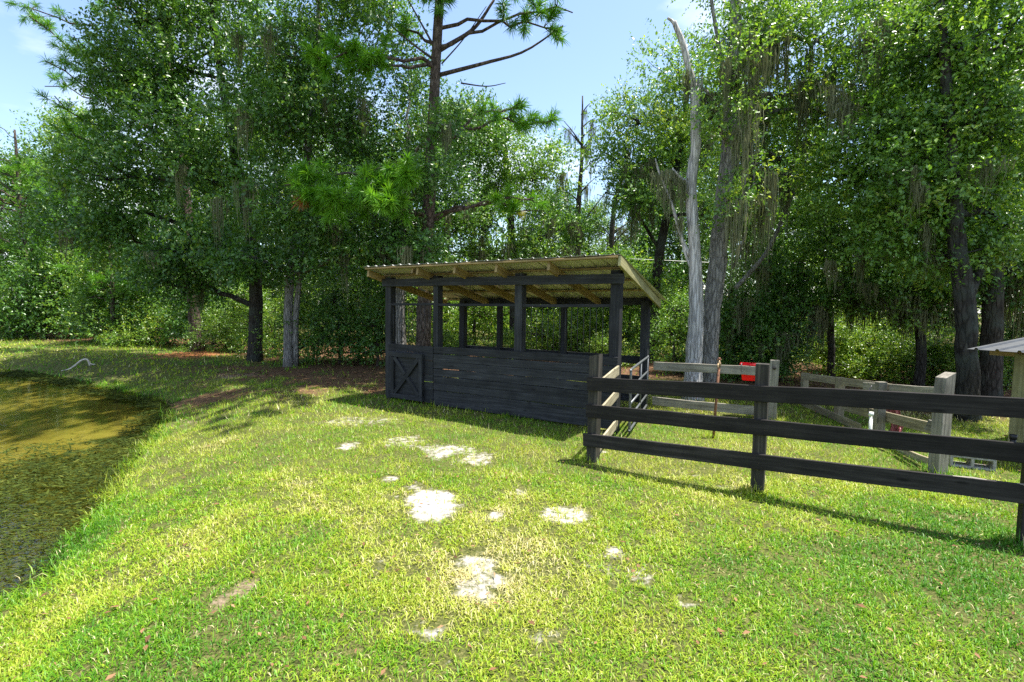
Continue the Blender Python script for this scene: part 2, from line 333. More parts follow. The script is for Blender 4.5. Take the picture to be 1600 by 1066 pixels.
c_ = mixc(att('lit'), base, litc); c_ = mixc(att('org'), c_, orgc)
def ragged(a_, n_, lo, hi, amp=.9):
    m1 = N(nt, 'ShaderNodeMath', operation='MULTIPLY_ADD'); L.new(n_, m1.inputs[0]); m1.inputs[1].default_value = amp; m1.inputs[2].default_value = -amp*.5
    m2 = N(nt, 'ShaderNodeMath', operation='ADD'); L.new(a_, m2.inputs[0]); L.new(m1.outputs[0], m2.inputs[1])
    mr_ = N(nt, 'ShaderNodeMapRange', interpolation_type='SMOOTHSTEP'); mr_.inputs['From Min'].default_value = lo; mr_.inputs['From Max'].default_value = hi; L.new(m2.outputs[0], mr_.inputs['Value']); return mr_.outputs[0]
fine_n = nzz(11, 8, .72)
c_ = mixc(ragged(att('dirt'), fine_n, .4, .9, 2.4), c_, dirtc); c_ = mixc(ragged(att('sand'), fine_n, .28, .92, 2.2), c_, sandc); c_ = mixc(att('bed'), c_, bedc); c_ = mixc(ragged(att('algae'), nzz(5, 7, .7), .35, .75, 1.6), c_, rmp(nzz(14, 6, .7), [(.3, (.035, .045, .012)), (.6, (.09, .10, .025)), (.8, (.17, .165, .05))]))
p = N(nt, 'ShaderNodeBsdfPrincipled', Roughness=.95); p.inputs['Specular IOR Level'].default_value = .12; L.new(c_, p.inputs['Base Color'])
b = N(nt, 'ShaderNodeBump', Strength=.8, Distance=.03); L.new(nzz(22, 8, .7), b.inputs['Height']); L.new(b.outputs[0], p.inputs['Normal']); L.new(p.outputs[0], out.inputs[0])
g = obj('ground', mesh_np('ground', np.stack([X.ravel(), Y.ravel(), Z], -1), Q, m, dict(sand=mk['sand'], dirt=mk['dirt'], lit=mk['lit'], org=mk['org'], bed=sstep(.15, -.25, mk['sd']), algae=sstep(.15, -.1, mk['sd'])*np.clip(sstep(-2.3, -1.0, mk['sd'])*sstep(8, 6.3, Y.ravel())+.75*sstep(-.6, -.2, mk['sd'])+.0, 0, 1)), smooth=True))
tag(g, 'mown lawn with bare sand patches and forest floor', kind='structure')

# pond water: a closed shallow slab, clear over a yellow bed, mirror-like at grazing angles
m, nt, out = newmat('pond water'); L = nt.links
co = N(nt, 'ShaderNodeTexCoord'); mp = N(nt, 'ShaderNodeMapping'); mp.inputs['Scale'].default_value = (1, 1.6, 1); L.new(co.outputs['Object'], mp.inputs[0])
n1 = N(nt, 'ShaderNodeTexNoise', Scale=5.0, Detail=4.0); L.new(mp.outputs[0], n1.inputs['Vector'])
b = N(nt, 'ShaderNodeBump', Strength=.18, Distance=.015); L.new(n1.outputs['Fac'], b.inputs['Height'])
fr = N(nt, 'ShaderNodeFresnel', IOR=1.33); L.new(b.outputs[0], fr.inputs['Normal'])
gl = N(nt, 'ShaderNodeBsdfGlossy', Roughness=.03); L.new(b.outputs[0], gl.inputs['Normal'])
tr = N(nt, 'ShaderNodeBsdfTransparent'); tr.inputs[0].default_value = (.80, .76, .50, 1)
ms = N(nt, 'ShaderNodeMixShader'); L.new(fr.outputs[0], ms.inputs[0]); L.new(tr.outputs[0], ms.inputs[1]); L.new(gl.outputs[0], ms.inputs[2]); L.new(ms.outputs[0], out.inputs[0])
wx = np.array(list(POND)); cen = np.array([-14., 5.]); wv = wx + norm(wx-cen)*.9
wm = bpy.data.meshes.new('pond_water'); wm.from_pydata([(a, b_, WATER_Z) for a, b_ in wv], [], [list(range(len(wv)))]); wm.materials.append(m)
wm.update()
if wm.polygons[0].normal.z < 0: wm.flip_normals()
tag(obj('pond_water', wm), 'shallow yellowish pond water at the lawn edge', kind='structure')

# ------------------------------------------------------------------ boards and posts
def board_mesh(Lx, W, T, mat, jit=.002, seg=3, cham=.004, cut0=0., cut1=0.):
    """chamfered plank: length X from 0 to Lx, thickness Y, width Z"""
    c = min(cham, T*.3); prof = np.array([(-T/2+c, -W/2), (T/2-c, -W/2), (T/2, -W/2+c), (T/2, W/2-c), (T/2-c, W/2), (-T/2+c, W/2), (-T/2, W/2-c), (-T/2, -W/2+c)])
    xs = np.linspace(0, Lx, seg+1); V = []
    for i, x in enumerate(xs):
        dy, dz = rng.normal(0, jit, 2); sc = 1+rng.normal(0, jit*4)
        for a, b in prof:
            xe = x + (cut0*b if i == 0 else 0) + (cut1*b if i == seg else 0)
            V.append((xe, a+dy*.5, b*sc+dz))
    F = []
    for i in range(seg):
        for j in range(8):
            k = (j+1) % 8; F.append((i*8+j, i*8+k, (i+1)*8+k, (i+1)*8+j))
    F.append(list(range(8))[::-1]); F.append([seg*8+j for j in range(8)])
    me = bpy.data.meshes.new('board'); me.from_pydata(V, [], [tuple(f[::-1]) for f in F]); me.update(); me.materials.append(mat); return me
def board(name, p0, p1, W, T, mat, parent, up=(0, 0, 1), **kw):
    """plank between two points given in the parent's local space; Z of the plank leans to `up`"""
    p0 = Vector([float(c) for c in p0]); p1 = Vector([float(c) for c in p1]); xa = (p1-p0); Ln = xa.length; xa.normalize()
    za = Vector([float(c) for c in up]); za = (za - xa*za.dot(xa)).normalized(); ya = za.cross(xa)
    o = bpy.data.objects.new(name, board_mesh(Ln, W, T, mat, **kw)); link(o, parent)
    Mx = Matrix.Identity(4)
    for i in range(3): Mx[i][0] = xa[i]; Mx[i][1] = ya[i]; Mx[i][2] = za[i]; Mx[i][3] = p0[i]
    o.matrix_local = Mx; return o
def tube_part(name, pts, r, mat, parent, seg=8):
    a = Acc(); a.tube(pts, r, seg); return obj(name, a.mesh(name, mat), parent)

# ------------------------------------------------------------------ the shelter (s along the front, t to the back)
SA = np.array([-2.45, 9.534, 0.0]); su = np.array([.843, -.538, 0]); sv = np.array([.475, .880, 0]); SL = 4.70; SD = 2.0
fn = np.array([-.538, -.843, 0])
def S(s, t, z): return su*s + sv*t + np.array([0, 0, z])
sh = empty('horse_shelter', SA, 'black timber horse shelter with lean-to metal roof and X braced door', 'shelter')
def roofz(t): return 2.405 - t*.215            # underside of the sheet metal
PW = .14
for s in (.07, 1.29, 3.02, 4.63):
    top = roofz(.07)-.06
    board('post', S(s, .07, -.25 if s < 4 else -.3), S(s + (.03 if s < .1 else 0), .07, top), PW if s != 1.29 else .11, PW, M_BLACK, sh, up=su, jit=.0015)
for s, w in ((.52, .14), (1.5, .085), (3.0, .09), (4.60, .14)):
    board('post', S(s, SD-.05, -.25), S(s, SD-.05, roofz(SD)-.06), w, .12, M_BLACK, sh, up=su, jit=.0015)
# beams and rails
ff = fn*.022
board('front_beam', S(-.02, 0, 2.222)+ff, S(SL+.06, 0, 2.206)+ff, .14, .04, M_BLACK, sh, seg=6)
board('rear_beam', S(.4, SD+.02, 1.905), S(SL, SD+.02, 1.91), .12, .04, M_BLACK, sh, seg=6)
for a, b in ((.14, 1.24), (1.345, 2.95), (3.09, 4.56)):
    board('mid_rail', S(a, .03, 1.815), S(b, .03, 1.825), .045, .04, M_BLACK, sh)
for zz in (.86, .50, .16):
    board('rear_rail', S(.4, SD+.035, zz), S(4.6, SD+.035, zz), .14, .03, M_BLACK, sh, seg=5)
# thin iron bars above the low wall
rodm = Acc(); rodm.tube([(0, 0, 0), (0, 0, .80)], .0055, 6); rodm = rodm.mesh('rod', M_ROD)
for a, b in ((.2, 1.2), (3.14, 4.54)):
    n = int((b-a)/.098)
    for i in range(n+1):
        obj('iron_bar', rodm, sh, S(a+(b-a)*i/n, .04, 1.04))
# wall boards, laid with narrow uneven gaps
for k in range(8):
    zc = .03 + .132*k + .065
    d0, d1 = rng.normal(0, .0035, 2)
    lo = .0 if k else .01
    board('wall_board', S(1.262, -.017, zc+d0+lo-.01), S(4.70, -.017, zc+d1+lo+.018), .126 if k else .15, .026, M_BLACK, sh, jit=.003, seg=6, up=(0, 0, 1))
for k in range(8):
    zc = .04 + .13*k + .06
    board('wall_board', S(.12, -.012, zc+rng.normal(0, .003)), S(1.245, -.012, zc+rng.normal(0, .003)), .125, .026, M_BLACK, sh, jit=.002)
# little X braced door on the left bay
door = obj('door', board_mesh(.80, .86, .022, M_BLACK, jit=0, seg=2), sh)
def dmat(o, p0, xa, za):
    xa = Vector(list(xa)).normalized(); za = Vector(list(za)); za = (za-xa*za.dot(xa)).normalized(); ya = za.cross(xa); Mx = Matrix.Identity(4)
    for i in range(3): Mx[i][0] = xa[i]; Mx[i][1] = ya[i]; Mx[i][2] = za[i]; Mx[i][3] = float(p0[i])
    o.matrix_local = Mx
dmat(door, S(.24, -.045, .49), su, (0, 0, 1))
# door frame pieces in the door's own space (x along, -y towards the viewer)
fy = -.033
for nm, a, b, w, yy in (('frame_board', (0, -.39), (.80, -.39), .085, fy), ('frame_board', (0, .39), (.80, .39), .085, fy),
                        ('frame_board', (.042, -.345), (.042, .345), .085, fy), ('frame_board', (.758, -.345), (.758, .345), .085, fy),
                        ('brace', (.10, -.335), (.70, .335), .075, fy-.001), ('brace', (.10, .335), (.37, .035), .075, fy), ('brace', (.43, -.035), (.70, -.335), .075, fy)):
    board(nm, (a[0], yy, a[1]), (b[0], yy, b[1]), w, .042, M_BLACK, door, up=(0, 0, 1) if abs(b[0]-a[0]) > .1 else (1, 0, 0))
# rafters, purlins, metal sheets, fascia
T0, T1 = -.40, 2.16
for s in (-.07, 1.16, 1.98, 2.80, 3.72):
    board('rafter', S(s, T0+.04, roofz(T0+.04)-.095), S(s, T1-.05, roofz(T1-.05)-.095), .125, .042, M_PINE, sh, seg=4)
board('rafter_block', S(1.03, T0+.05, roofz(T0)-.085), S(1.03, T0+.20, roofz(T0+.2)-.085), .09, .042, M_PINE, sh)
board('fascia_board', S(SL+.10, T0, roofz(T0)-.075), S(SL+.10, T1, roofz(T1)-.075), .135, .036, M_GREENW, sh, seg=5, up=(0, 0, 1))
for t in (T0+.03, .12, .75, 1.4, T1-.06):
    board('purlin', S(-.10, t, roofz(t)-.016), S(SL+.08, t, roofz(t)-.016), .028, .085, M_PINE, sh, seg=6)
def sheet(n_ribs, pitch, length, rib=.02):
    prof = []
    for k in range(n_ribs):
        x = k*pitch; prof += [(x, 0), (x+pitch*.36, 0), (x+pitch*.42, rib), (x+pitch*.52, rib), (x+pitch*.58, 0)]
    prof.append((n_ribs*pitch, 0)); V = []; th = .0016
    for y in (0, length):
        for dz in (0, th):
            for a, b in prof: V.append((a, y, b+dz))
    n = len(prof); F = []
    for i in range(n-1):
        F.append((n+i, n+i+1, 3*n+i+1, 3*n+i)); F.append((i, 2*n+i, 2*n+i+1, i+1)); F.append((i, i+1, n+i+1, n+i)); F.append((2*n+i, 3*n+i, 3*n+i+1, 2*n+i+1))
    me = bpy.data.meshes.new('roof_panel'); me.from_pydata(V, [], F); me.update(); me.materials.append(M_ROOF); return me
RL = math.hypot(T1-T0+.06, .215*(T1-T0+.06)); pm = sheet(4, .206, RL)
for k in range(6):
    o = obj('roof_panel', pm, sh); xa = Vector(list(su)); yv = Vector(list(sv*1.0 + np.array([0, 0, -.215]))).normalized(); za = xa.cross(yv).normalized()
    Mx = Matrix.Identity(4); p0 = S(-.13+k*.824, T0-.03, roofz(T0-.03)+.004+.002*(k % 2))
    for i in range(3): Mx[i][0] = xa[i]; Mx[i][1] = yv[i]; Mx[i][2] = za[i]; Mx[i][3] = float(p0[i])
    o.matrix_local = Mx

# ------------------------------------------------------------------ tube gate on the open side of the shelter
g0 = gnd(983, 682); g1 = gnd(1010, 640); gd = norm(g1-g0); GL = float(np.linalg.norm(g1-g0)); gh = .94
gate = empty('tube_gate', g0, 'grey tubular steel gate on the open end of the black shelter', 'gate')
R = .018
fr_pts = curve_pts([(*(gd*GL)[:2], gh), (*(gd*.12)[:2], gh), (*(gd*.03)[:2], gh-.03), (0, 0, gh-.12), (0, 0, .14), (*(gd*.03)[:2], .09), (*(gd*.12)[:2], .08), (*(gd*GL)[:2], .08)], 40)
tube_part('gate_frame', fr_pts, R, M_TUBE, gate)
tube_part('hinge_stile', [(*(gd*GL)[:2], -.02), (*(gd*GL)[:2], gh+.02)], R, M_TUBE, gate)
for z in (.27, .46, .68): tube_part('cross_tube', [(*(gd*.0)[:2], z), (*(gd*GL)[:2], z)], R*.9, M_TUBE, gate)
tube_part('upright', [(*(gd*GL*.55)[:2], .08), (*(gd*GL*.55)[:2], gh)], R*.8, M_TUBE, gate)

# ------------------------------------------------------------------ the black board fence in front
F1, F2 = gnd(926, 722), gnd(1183, 771); F3 = F1 + (F2-F1)*2.095
bf = empty('black_board_fence', F1, 'three-rail black board fence running from the shelter out of frame right', 'fence')
fdir = norm(F2-F1); f4 = F3 + norm(F3-F2)*2.0
up_f = fdir
def FL(p, z): return np.array([p[0]-F1[0], p[1]-F1[1], z])
board('post', FL(F1, -.3), FL(F1, 1.255)+np.array([.012, 0, 0]), .115, .125, M_WORN, bf, up=fdir, cut1=.25)
board('post', FL(F2, -.3), FL(F2, 1.275), .115, .115, M_WORN, bf, up=fdir)
board('post', FL(F3, -.3), FL(F3, 1.16), .12, .12, M_BLACK2, bf, up=norm(F3-F2))
board('post', FL(f4, -.3), FL(f4, 1.16), .12, .12, M_BLACK2, bf, up=norm(F3-F2))
fnn = np.array([-.52, -.855, 0]); off = fnn*.078
for z1, z2, z3, W, e in ((.925, 1.00, 1.077, .155, .055), (.612, .656, .735, .15, .06), (.272, .315, .415, .15, .09)):
    a = F1 - fdir*e + off; b_ = F2 + off; c = F3 + off; d = f4+off
    board('rail', FL(a, z1), FL(F3 + off, z3), W, .03, M_BLACK2, bf, seg=8, jit=.0025)
    board('rail', FL(F3+off+norm(F3-F2)*.006, z3), FL(d, z3-.02), W, .03, M_BLACK2, bf, seg=4)
w0 = F2 + (F3-F2)*.70 + off; w1 = F2+(F3-F2)*.965+off
board('bare_wood_edge', FL(w0, .272+.143*.855+.074), FL(w1, .272+.143*.98+.074), .014, .026, M_GREYW, bf, jit=.003, seg=5)
# short weathered boards from the corner post back to the shelter
sp = SA + S(4.66, -.03, 0)
for za, zb in ((.955, .92), (.60, .60), (.20, .17)):
    q0 = F1 + np.array([.055, .10, 0]); q1 = sp + np.array([.04, -.05, 0])
    board('short_rail', FL(q0, za-.09), FL(q1, zb), .13, .028, M_TANW if za > .5 else M_TANW, bf, seg=3)

# ------------------------------------------------------------------ grey two-rail fence behind
GP = gnd(1206, 657); gr0 = SA + S(4.75, SD+.12, 0)
gf = empty('grey_rail_fence', GP, 'weathered grey two-rail fence between shelter and knotty grey post', 'fence')
def GLc(p, z): return np.array([p[0]-GP[0], p[1]-GP[1], z])
board('post', GLc(GP, -.3), GLc(GP, .98), .13, .13, M_GREYW, gf, up=norm(GP-gr0), jit=.004)
gdir = norm(GP-gr0); gn = np.array([gdir[1], -gdir[0], 0])*.08
for z0, z1 in ((.775, .80), (.14, .145)):
    board('rail', GLc(gr0+gn, z0), GLc(GP+gn-gdir*.08, z1), .145, .03, M_GREYW, gf, seg=5, jit=.004)
kn = Acc(); kp = GLc(GP, .86)+gn*.9; kn.tube([kp, kp+gn*.35], [.028, .018], 8); obj('bolt_knot', kn.mesh('knot', M_WORN), gf)

# red hook-over feeder hanging behind the upper grey rail
rc = GP - gdir*.30 + gn + np.array([0, 0, .8]); rd = gdir; rn = np.array([gdir[1], -gdir[0], 0])
fe = empty('feed_trough', (rc[0], rc[1], .62), 'bright red plastic feed trough hung on the grey rail', 'feeder')
def trough(Lt, Wt, Wb, h, th):
    V = []; 
    for z, w, l in ((h, Wt, Lt), (0, Wb, Lt*.82), (h, Wt-th, Lt-th), (th, Wb-th, Lt*.82-th)):
        for sx, sy in ((-1, -1), (1, -1), (1, 1), (-1, 1)): V.append(tuple(rd*sx*l/2 + rn*sy*w/2 + np.array([0, 0, z])))
    F = [(4, 5, 6, 7)[::-1], (12, 13, 14, 15)]
    for i in range(4):
        j = (i+1) % 4; F += [(4+i, 4+j, j, i), (8+i, 8+j, 12+j, 12+i), (i, j, 8+j, 8+i)]
    me = bpy.data.meshes.new('trough'); me.from_pydata(V, [], F); me.update(); me.materials.append(M_RED); return me
bd = obj('bin', trough(.40, .24, .17, .27, .012), fe, rn*-.165)
a = Acc()
for sg in (-1, 1):
    a.tube([tuple(rd*.2*sg - rn*.285 + np.array([0, 0, .265])), tuple(rd*.2*sg - rn*.045 + np.array([0, 0, .265]))], .012, 6)
a.tube([tuple(-rd*.21 - rn*.045 + np.array([0, 0, .265])), tuple(rd*.21 - rn*.045 + np.array([0, 0, .265]))], .013, 6)
a.tube([tuple(-rd*.21 - rn*.285 + np.array([0, 0, .265])), tuple(rd*.21 - rn*.285 + np.array([0, 0, .265]))], .013, 6)
obj('rim', a.mesh('rim', M_RED), fe)
for sg in (-1, 1):
    pts = [tuple(rd*.17*sg - rn*.04+np.array([0, 0, .24])), tuple(rd*.17*sg - rn*.035+np.array([0, 0, .285])), tuple(rd*.17*sg + rn*.125+np.array([0, 0, .285])), tuple(rd*.17*sg + rn*.128+np.array([0, 0, .17]))]
    tube_part('hook', curve_pts(pts, 12), .006, M_TUBE, fe, 6)

# rusty standpipe with a brass tap
sp0 = gnd(1114, 685); st = empty('standpipe', sp0, 'rusty iron standpipe with a small tap standing in the grass', 'water pipe')
lean = np.array([.045, .0, 0])
tube_part('pipe', [(0, 0, -.2), tuple(lean*.5+[0, 0, .5]), tuple(lean+[0, 0, 1.02])], .019, M_RUST, st, 8)
tp = lean+np.array([0, 0, 1.02])
tube_part('tap', [tuple(tp+[0, 0, -.01]), tuple(tp+[0, 0, .035]), tuple(tp+[0, 0, .05]), tuple(tp+[0, 0, .07])], [.026, .026, .016, .014], M_BRASS, st, 8)
tube_part('spout', curve_pts([tuple(tp+[0, 0, .015]), tuple(tp+[-.03, -.035, .015]), tuple(tp+[-.035, -.05, -.03])], 8), .012, M_BRASS, st, 8)
tube_part('handle', [tuple(tp+[-.03, 0, .08]), tuple(tp+[0, 0, .082]), tuple(tp+[.03, 0, .08])], [.009, .012, .009], M_RUST, st, 6)
tube_part('stem', [tuple(tp+[0, 0, .06]), tuple(tp+[0, 0, .11])], [.011, .014], M_RUST, st, 6)

# ------------------------------------------------------------------ broken board fence at the right
BP = gnd(1463, 740); bk = empty('broken_board_fence', BP, 'collapsed weathered fence with split grey post and sagging rails', 'fence')
def BL(p): return np.array([p[0]-BP[0], p[1]-BP[1], p[2]])
board('post', BL((BP[0], BP[1], -.25)), BL(at(1477, 586, 5.46)), .135, .12, M_GREYW, bk, up=(1, .2, 0), jit=.006, seg=5, cut1=.5)
for (x0, y0, x1, y1, d, w, mt) in ((1372, 700, 1377, 597, 6.6, .11, M_GREYW), (1310, 660, 1313, 590, 8.0, .11, M_TANW), (1257, 640, 1258, 583, 9.2, .10, M_TANW)):
    board('post', BL(at(x0, y0, d)-np.array([0, 0, .3])), BL(at(x1, y1, d)), w, .09, mt, bk, up=(1, 0, 0), jit=.005)
for (a, b_, w, mt) in (((1253, 588, 9.1), (1395, 607, 6.85), .12, M_TANW), ((1350, 603, 7.2), (1468, 613, 5.62), .11, M_GREYW),
                      ((1318, 635, 7.85), (1458, 670, 5.62), .135, M_TANW), ((1254, 629, 9.1), (1344, 668, 7.2), .12, M_TANW), ((1385, 697, 6.45), (1455, 726, 5.6), .13, M_TANW)):
    board('rail', BL(at(*a)), BL(at(*b_)), w, .03, mt, bk, seg=4, jit=.004)
board('rail_stub', BL(at(1448, 663, 5.64)), BL(at(1460, 668, 5.58)), .13, .035, M_GREYW, bk)
# maroon hose hung on the broken fence post, as loops of one coil
hc = at(1392, 640, 6.72); hz = float(gz(hc[0], hc[1])); ho = empty('garden_hose', (hc[0], hc[1], hz), 'maroon garden hose hung in loops on the broken fence', 'hose')
topz = hc[2]+.08-hz; a = Acc(); pts = []
for k in range(9):
    w = .05+.012*k; dpt = .02*(k-4)/4
    for th in np.linspace(-math.pi/2, 1.5*math.pi, 22, endpoint=False):
        x = math.cos(th)*w*(.7 if math.sin(th) > 0 else 1.15)+.012*(k-4); z = math.sin(th)
        pts.append((x, dpt+.012*math.sin(th*2+k), topz-.22 + z*(.24+.012*((k*5) % 9-4))))
a.tube(pts, .0115, 6); obj('coil', a.mesh('coil', M_HOSE), ho)
a = Acc(); a.tube([(-.015, .03, topz+.05), (.015, -.05, topz+.055), (.02, -.09, topz+.02)], .012, 6); obj('hook', a.mesh('hook', M_RUST), ho)
tube_part('hose_tail', curve_pts([(.06, 0, topz-.42), (.12, -.03, .18), (.06, -.1, .04), (.2, -.16, .03), (.34, -.1, .03)], 24), .0115, M_HOSE, ho, 6)
pp = gnd(1359, 697); pv = empty('white_pipe', pp, 'short white plastic pipe standing beside the broken fence', 'pipe')
tube_part('pipe', [(0, 0, -.1), (0, .01, .42)], .021, M_WHITEP, pv, 10)
tube_part('cap', [(0, .01, .40), (0, .01, .455)], [.03, .029], M_WHITEP, pv, 10)
tube_part('cable', curve_pts([(-.03, .02, .45), (-.045, .03, .68), (.02, .06, .80)], 10), .008, M_BLKP, pv, 6)

# concrete block with two cells facing the viewer
c0 = gnd(1484, 728); c1 = gnd(1531, 734); cdv = norm(c1-c0); cn = np.array([cdv[1], -cdv[0], 0])
zb = float(gz(c0[0], c0[1]))
def cblock(Lb, Hb, Db, t):
    xs = [0, t, Lb/2-t/2, Lb/2+t/2, Lb-t, Lb]; zs = [0, t, Hb-t, Hb]; V = []; F = []
    def vid(i, k, f): return (f*4+k)*6+i
    for f in (0, 1):
        for z in zs:
            for x in xs: V.append((x, (0, Db)[f], z))
    hole = {(1, 1), (3, 1)}
    for i in range(5):
        for k in range(3):
            if (i, k) in hole:
                for (a, b_, c, d) in (((i, k), (i+1, k), 0, 0), ((i+1, k), (i+1, k+1), 0, 0), ((i+1, k+1), (i, k+1), 0, 0), ((i, k+1), (i, k), 0, 0)):
                    F.append((vid(*a, 0), vid(*b_, 0), vid(*b_, 1), vid(*a, 1)))
                continue
            F.append((vid(i, k, 0), vid(i+1, k, 0), vid(i+1, k+1, 0), vid(i, k+1, 0))); F.append((vid(i, k, 1), vid(i, k+1, 1), vid(i+1, k+1, 1), vid(i+1, k, 1)))
    for i in range(5): F.append((vid(i, 0, 0), vid(i, 0, 1), vid(i+1, 0, 1), vid(i+1, 0, 0))); F.append((vid(i, 3, 0), vid(i+1, 3, 0), vid(i+1, 3, 1), vid(i, 3, 1)))
    for k in range(3): F.append((vid(0, k, 0), vid(0, k+1, 0), vid(0, k+1, 1), vid(0, k, 1))); F.append((vid(5, k, 0), vid(5, k, 1), vid(5, k+1, 1), vid(5, k+1, 0)))
    me = bpy.data.meshes.new('concrete_block'); me.from_pydata(V, [], F); me.update(); me.materials.append(M_BLOCK); return me
cb = obj('concrete_block', cblock(.40, .145, .19, .028), None, (c0[0], c0[1], zb)); cb.rotation_euler = (0, 0, math.atan2(cdv[1], cdv[0]))
md = cb.modifiers.new('bevel', 'BEVEL'); md.width = .004; md.segments = 1
tag(cb, 'grey hollow concrete block lying on its side in the grass', 'concrete block')

# low lean-to at the right edge: ribbed roof on yellow posts
LP0 = np.array([5.72, 6.22, 1.315]); le = np.array([.41, -.912, 0]); lr = np.array([.912, .41, .085])
lt = empty('low_shed', (LP0[0], LP0[1], 0), 'low open shed with ribbed metal roof and yellowish post at right edge', 'shed')
def LS(e, r, z): return le*e + lr*np.array([1, 1, 0])*r + np.array([0, 0, z])
for e, r in ((.38, .46), (1.9, .46), (.38, 2.5), (1.9, 2.5)):
    board('post', LS(e, r, -.25), LS(e, r, 1.24+.085*r), .14, .14, M_GREENW if r < 1 else M_PINE, lt, up=le)
for r in (.46, 2.5): board('roof_beam', LS(.05, r, 1.285+.093*r-.045), LS(2.3, r, 1.285+.093*r-.045), .08, .05, M_PINE, lt)
lm = sheet(4, .2, 2.9, .022); lm.materials.clear(); lm.materials.append(plain_mat('dull roof sheet', (.055, .06, .065), rough=.7, metal=.1, var=.2, sc=6))
for k in range(3):
    o = obj('roof_panel', lm, lt); xa = Vector(list(le)); yv = Vector(list(lr)).normalized(); za = xa.cross(yv).normalized(); p0 = le*(k*.8)+np.array([0, 0, 1.325+.002*(k % 2)])
    Mx = Matrix.Identity(4)
    for i in range(3): Mx[i][0] = xa[i]; Mx[i][1] = yv[i]; Mx[i][2] = za[i]; Mx[i][3] = float(p0[i])
    o.matrix_local = Mx
bp = gnd(1580, 722); hp = empty('irrigation_pipe', bp, 'short black pipe stub beside the low shed post', 'pipe')
tube_part('pipe', [(0, 0, -.1), (0, 0, .3)], .028, M_BLKP, hp, 10); tube_part('cap', [(0, 0, .28), (0, 0, .335)], .036, M_BLKP, hp, 10)

# bent bleached stick lying by the pond
def gndt(px, py):
    z_ = 0.0
    for _ in range(12): q_ = gnd(px, py, z_); z_ = .5*z_+.5*float(gz(q_[0], q_[1]))
    return np.array([q_[0], q_[1], z_])
b0 = gndt(97, 580); b1 = gndt(143, 572); z0 = float(gz(b0[0], b0[1])); sk = empty('bent_stick', (b0[0], b0[1], z0), 'bleached bent stick lying on the grass by the pond', 'branch')
def BS(px, py, Y, dz=0): q = at(px, py, Y); return (q[0]-b0[0], q[1]-b0[1], q[2]-z0+dz)
YY = lambda f: b0[1]+(b1[1]-b0[1])*f
q = [BS(96, 580, YY(0)), BS(106, 578, YY(.2)), BS(116, 572, YY(.4)), BS(126, 564, YY(.6)), BS(134, 561.5, YY(.8)), BS(138, 564, YY(.9)), BS(141, 572, YY(1))]
tube_part('stick', curve_pts(q, 24), np.linspace(.022, .03, 24), M_STICK, sk, 7)
tube_part('twig', curve_pts([q[-2], BS(143, 569, YY(1)), BS(149, 569.5, YY(1))], 8), .013, M_STICK, sk, 6)

# ------------------------------------------------------------------ trees
def leaf_quads(P, A, Nn, Ln, Wd, tint):
    """folded diamond leaves: centre P, axis A, normal Nn"""
    A = norm(A); B = norm(np.cross(Nn, A)); Nn = np.cross(A, B); Ln = Ln[:, None]; Wd = Wd[:, None]
    v0 = P-A*Ln*.5; v2 = P+A*Ln*.5; f = Nn*Wd*.18; v1 = P+B*Wd*.5+f-A*Ln*.05; v3 = P-B*Wd*.5+f-A*Ln*.05
    V = np.stack([v0, v1, v2, v3], 1).reshape(-1, 3); b = np.arange(len(P))*4
    T = np.stack([np.stack([b, b+1, b+2], -1), np.stack([b, b+2, b+3], -1)], 1).reshape(-1, 3)
    return V, T, np.repeat(tint, 4)
def sprays(C, R, n_spray, k_leaf, size, flat=.6, droop=.25, tint0=.45, r=None, cen=None):
    """sprays of leaves around clump centres C (n,3) with radii R (n)"""
    r = r or rng; n = len(C); idx = np.repeat(np.arange(n), n_spray); m = len(idx)
    d = norm(r.normal(size=(m, 3))); rad = r.random(m)**.45
    base = C[idx] + d*(R[idx]*rad)[:, None]*np.array([1, 1, flat])
    out = d*.8 + r.normal(size=(m, 3))*.45
    if cen is not None: out += norm(base-cen)*.5
    out[:, 2] -= droop*1.0; out = norm(out)
    ln = r.uniform(.22, .5, m)*size/.085
    ct = (r.normal(0, .13, n))[idx] + r.normal(0, .09, m) + tint0 + .05
    s = np.linspace(.1, 1, k_leaf); P = base[:, None]+out[:, None]*(ln[:, None]*s)[..., None]
    P = P + r.normal(0, .25*size, P.shape)
    side = norm(np.cross(out, r.normal(size=(m, 3)))); sg = np.where(np.arange(k_leaf) % 2, 1., -1.)
    A = out[:, None]*.6 + side[:, None]*sg[None, :, None]*.8 + r.normal(0, .3, P.shape)
    Nn = np.array([.10, -.12, .75]) + d[:, None]*.55 + r.normal(0, .5, P.shape)
    tint = np.clip(ct[:, None] + r.normal(0, .12, (m, k_leaf)), 0, 1)
    P = P.reshape(-1, 3); sz = r.uniform(.7, 1.25, len(P))*size
    return leaf_quads(P, A.reshape(-1, 3), Nn.reshape(-1, 3), sz, sz*r.uniform(.42, .6, len(P)), tint.ravel())
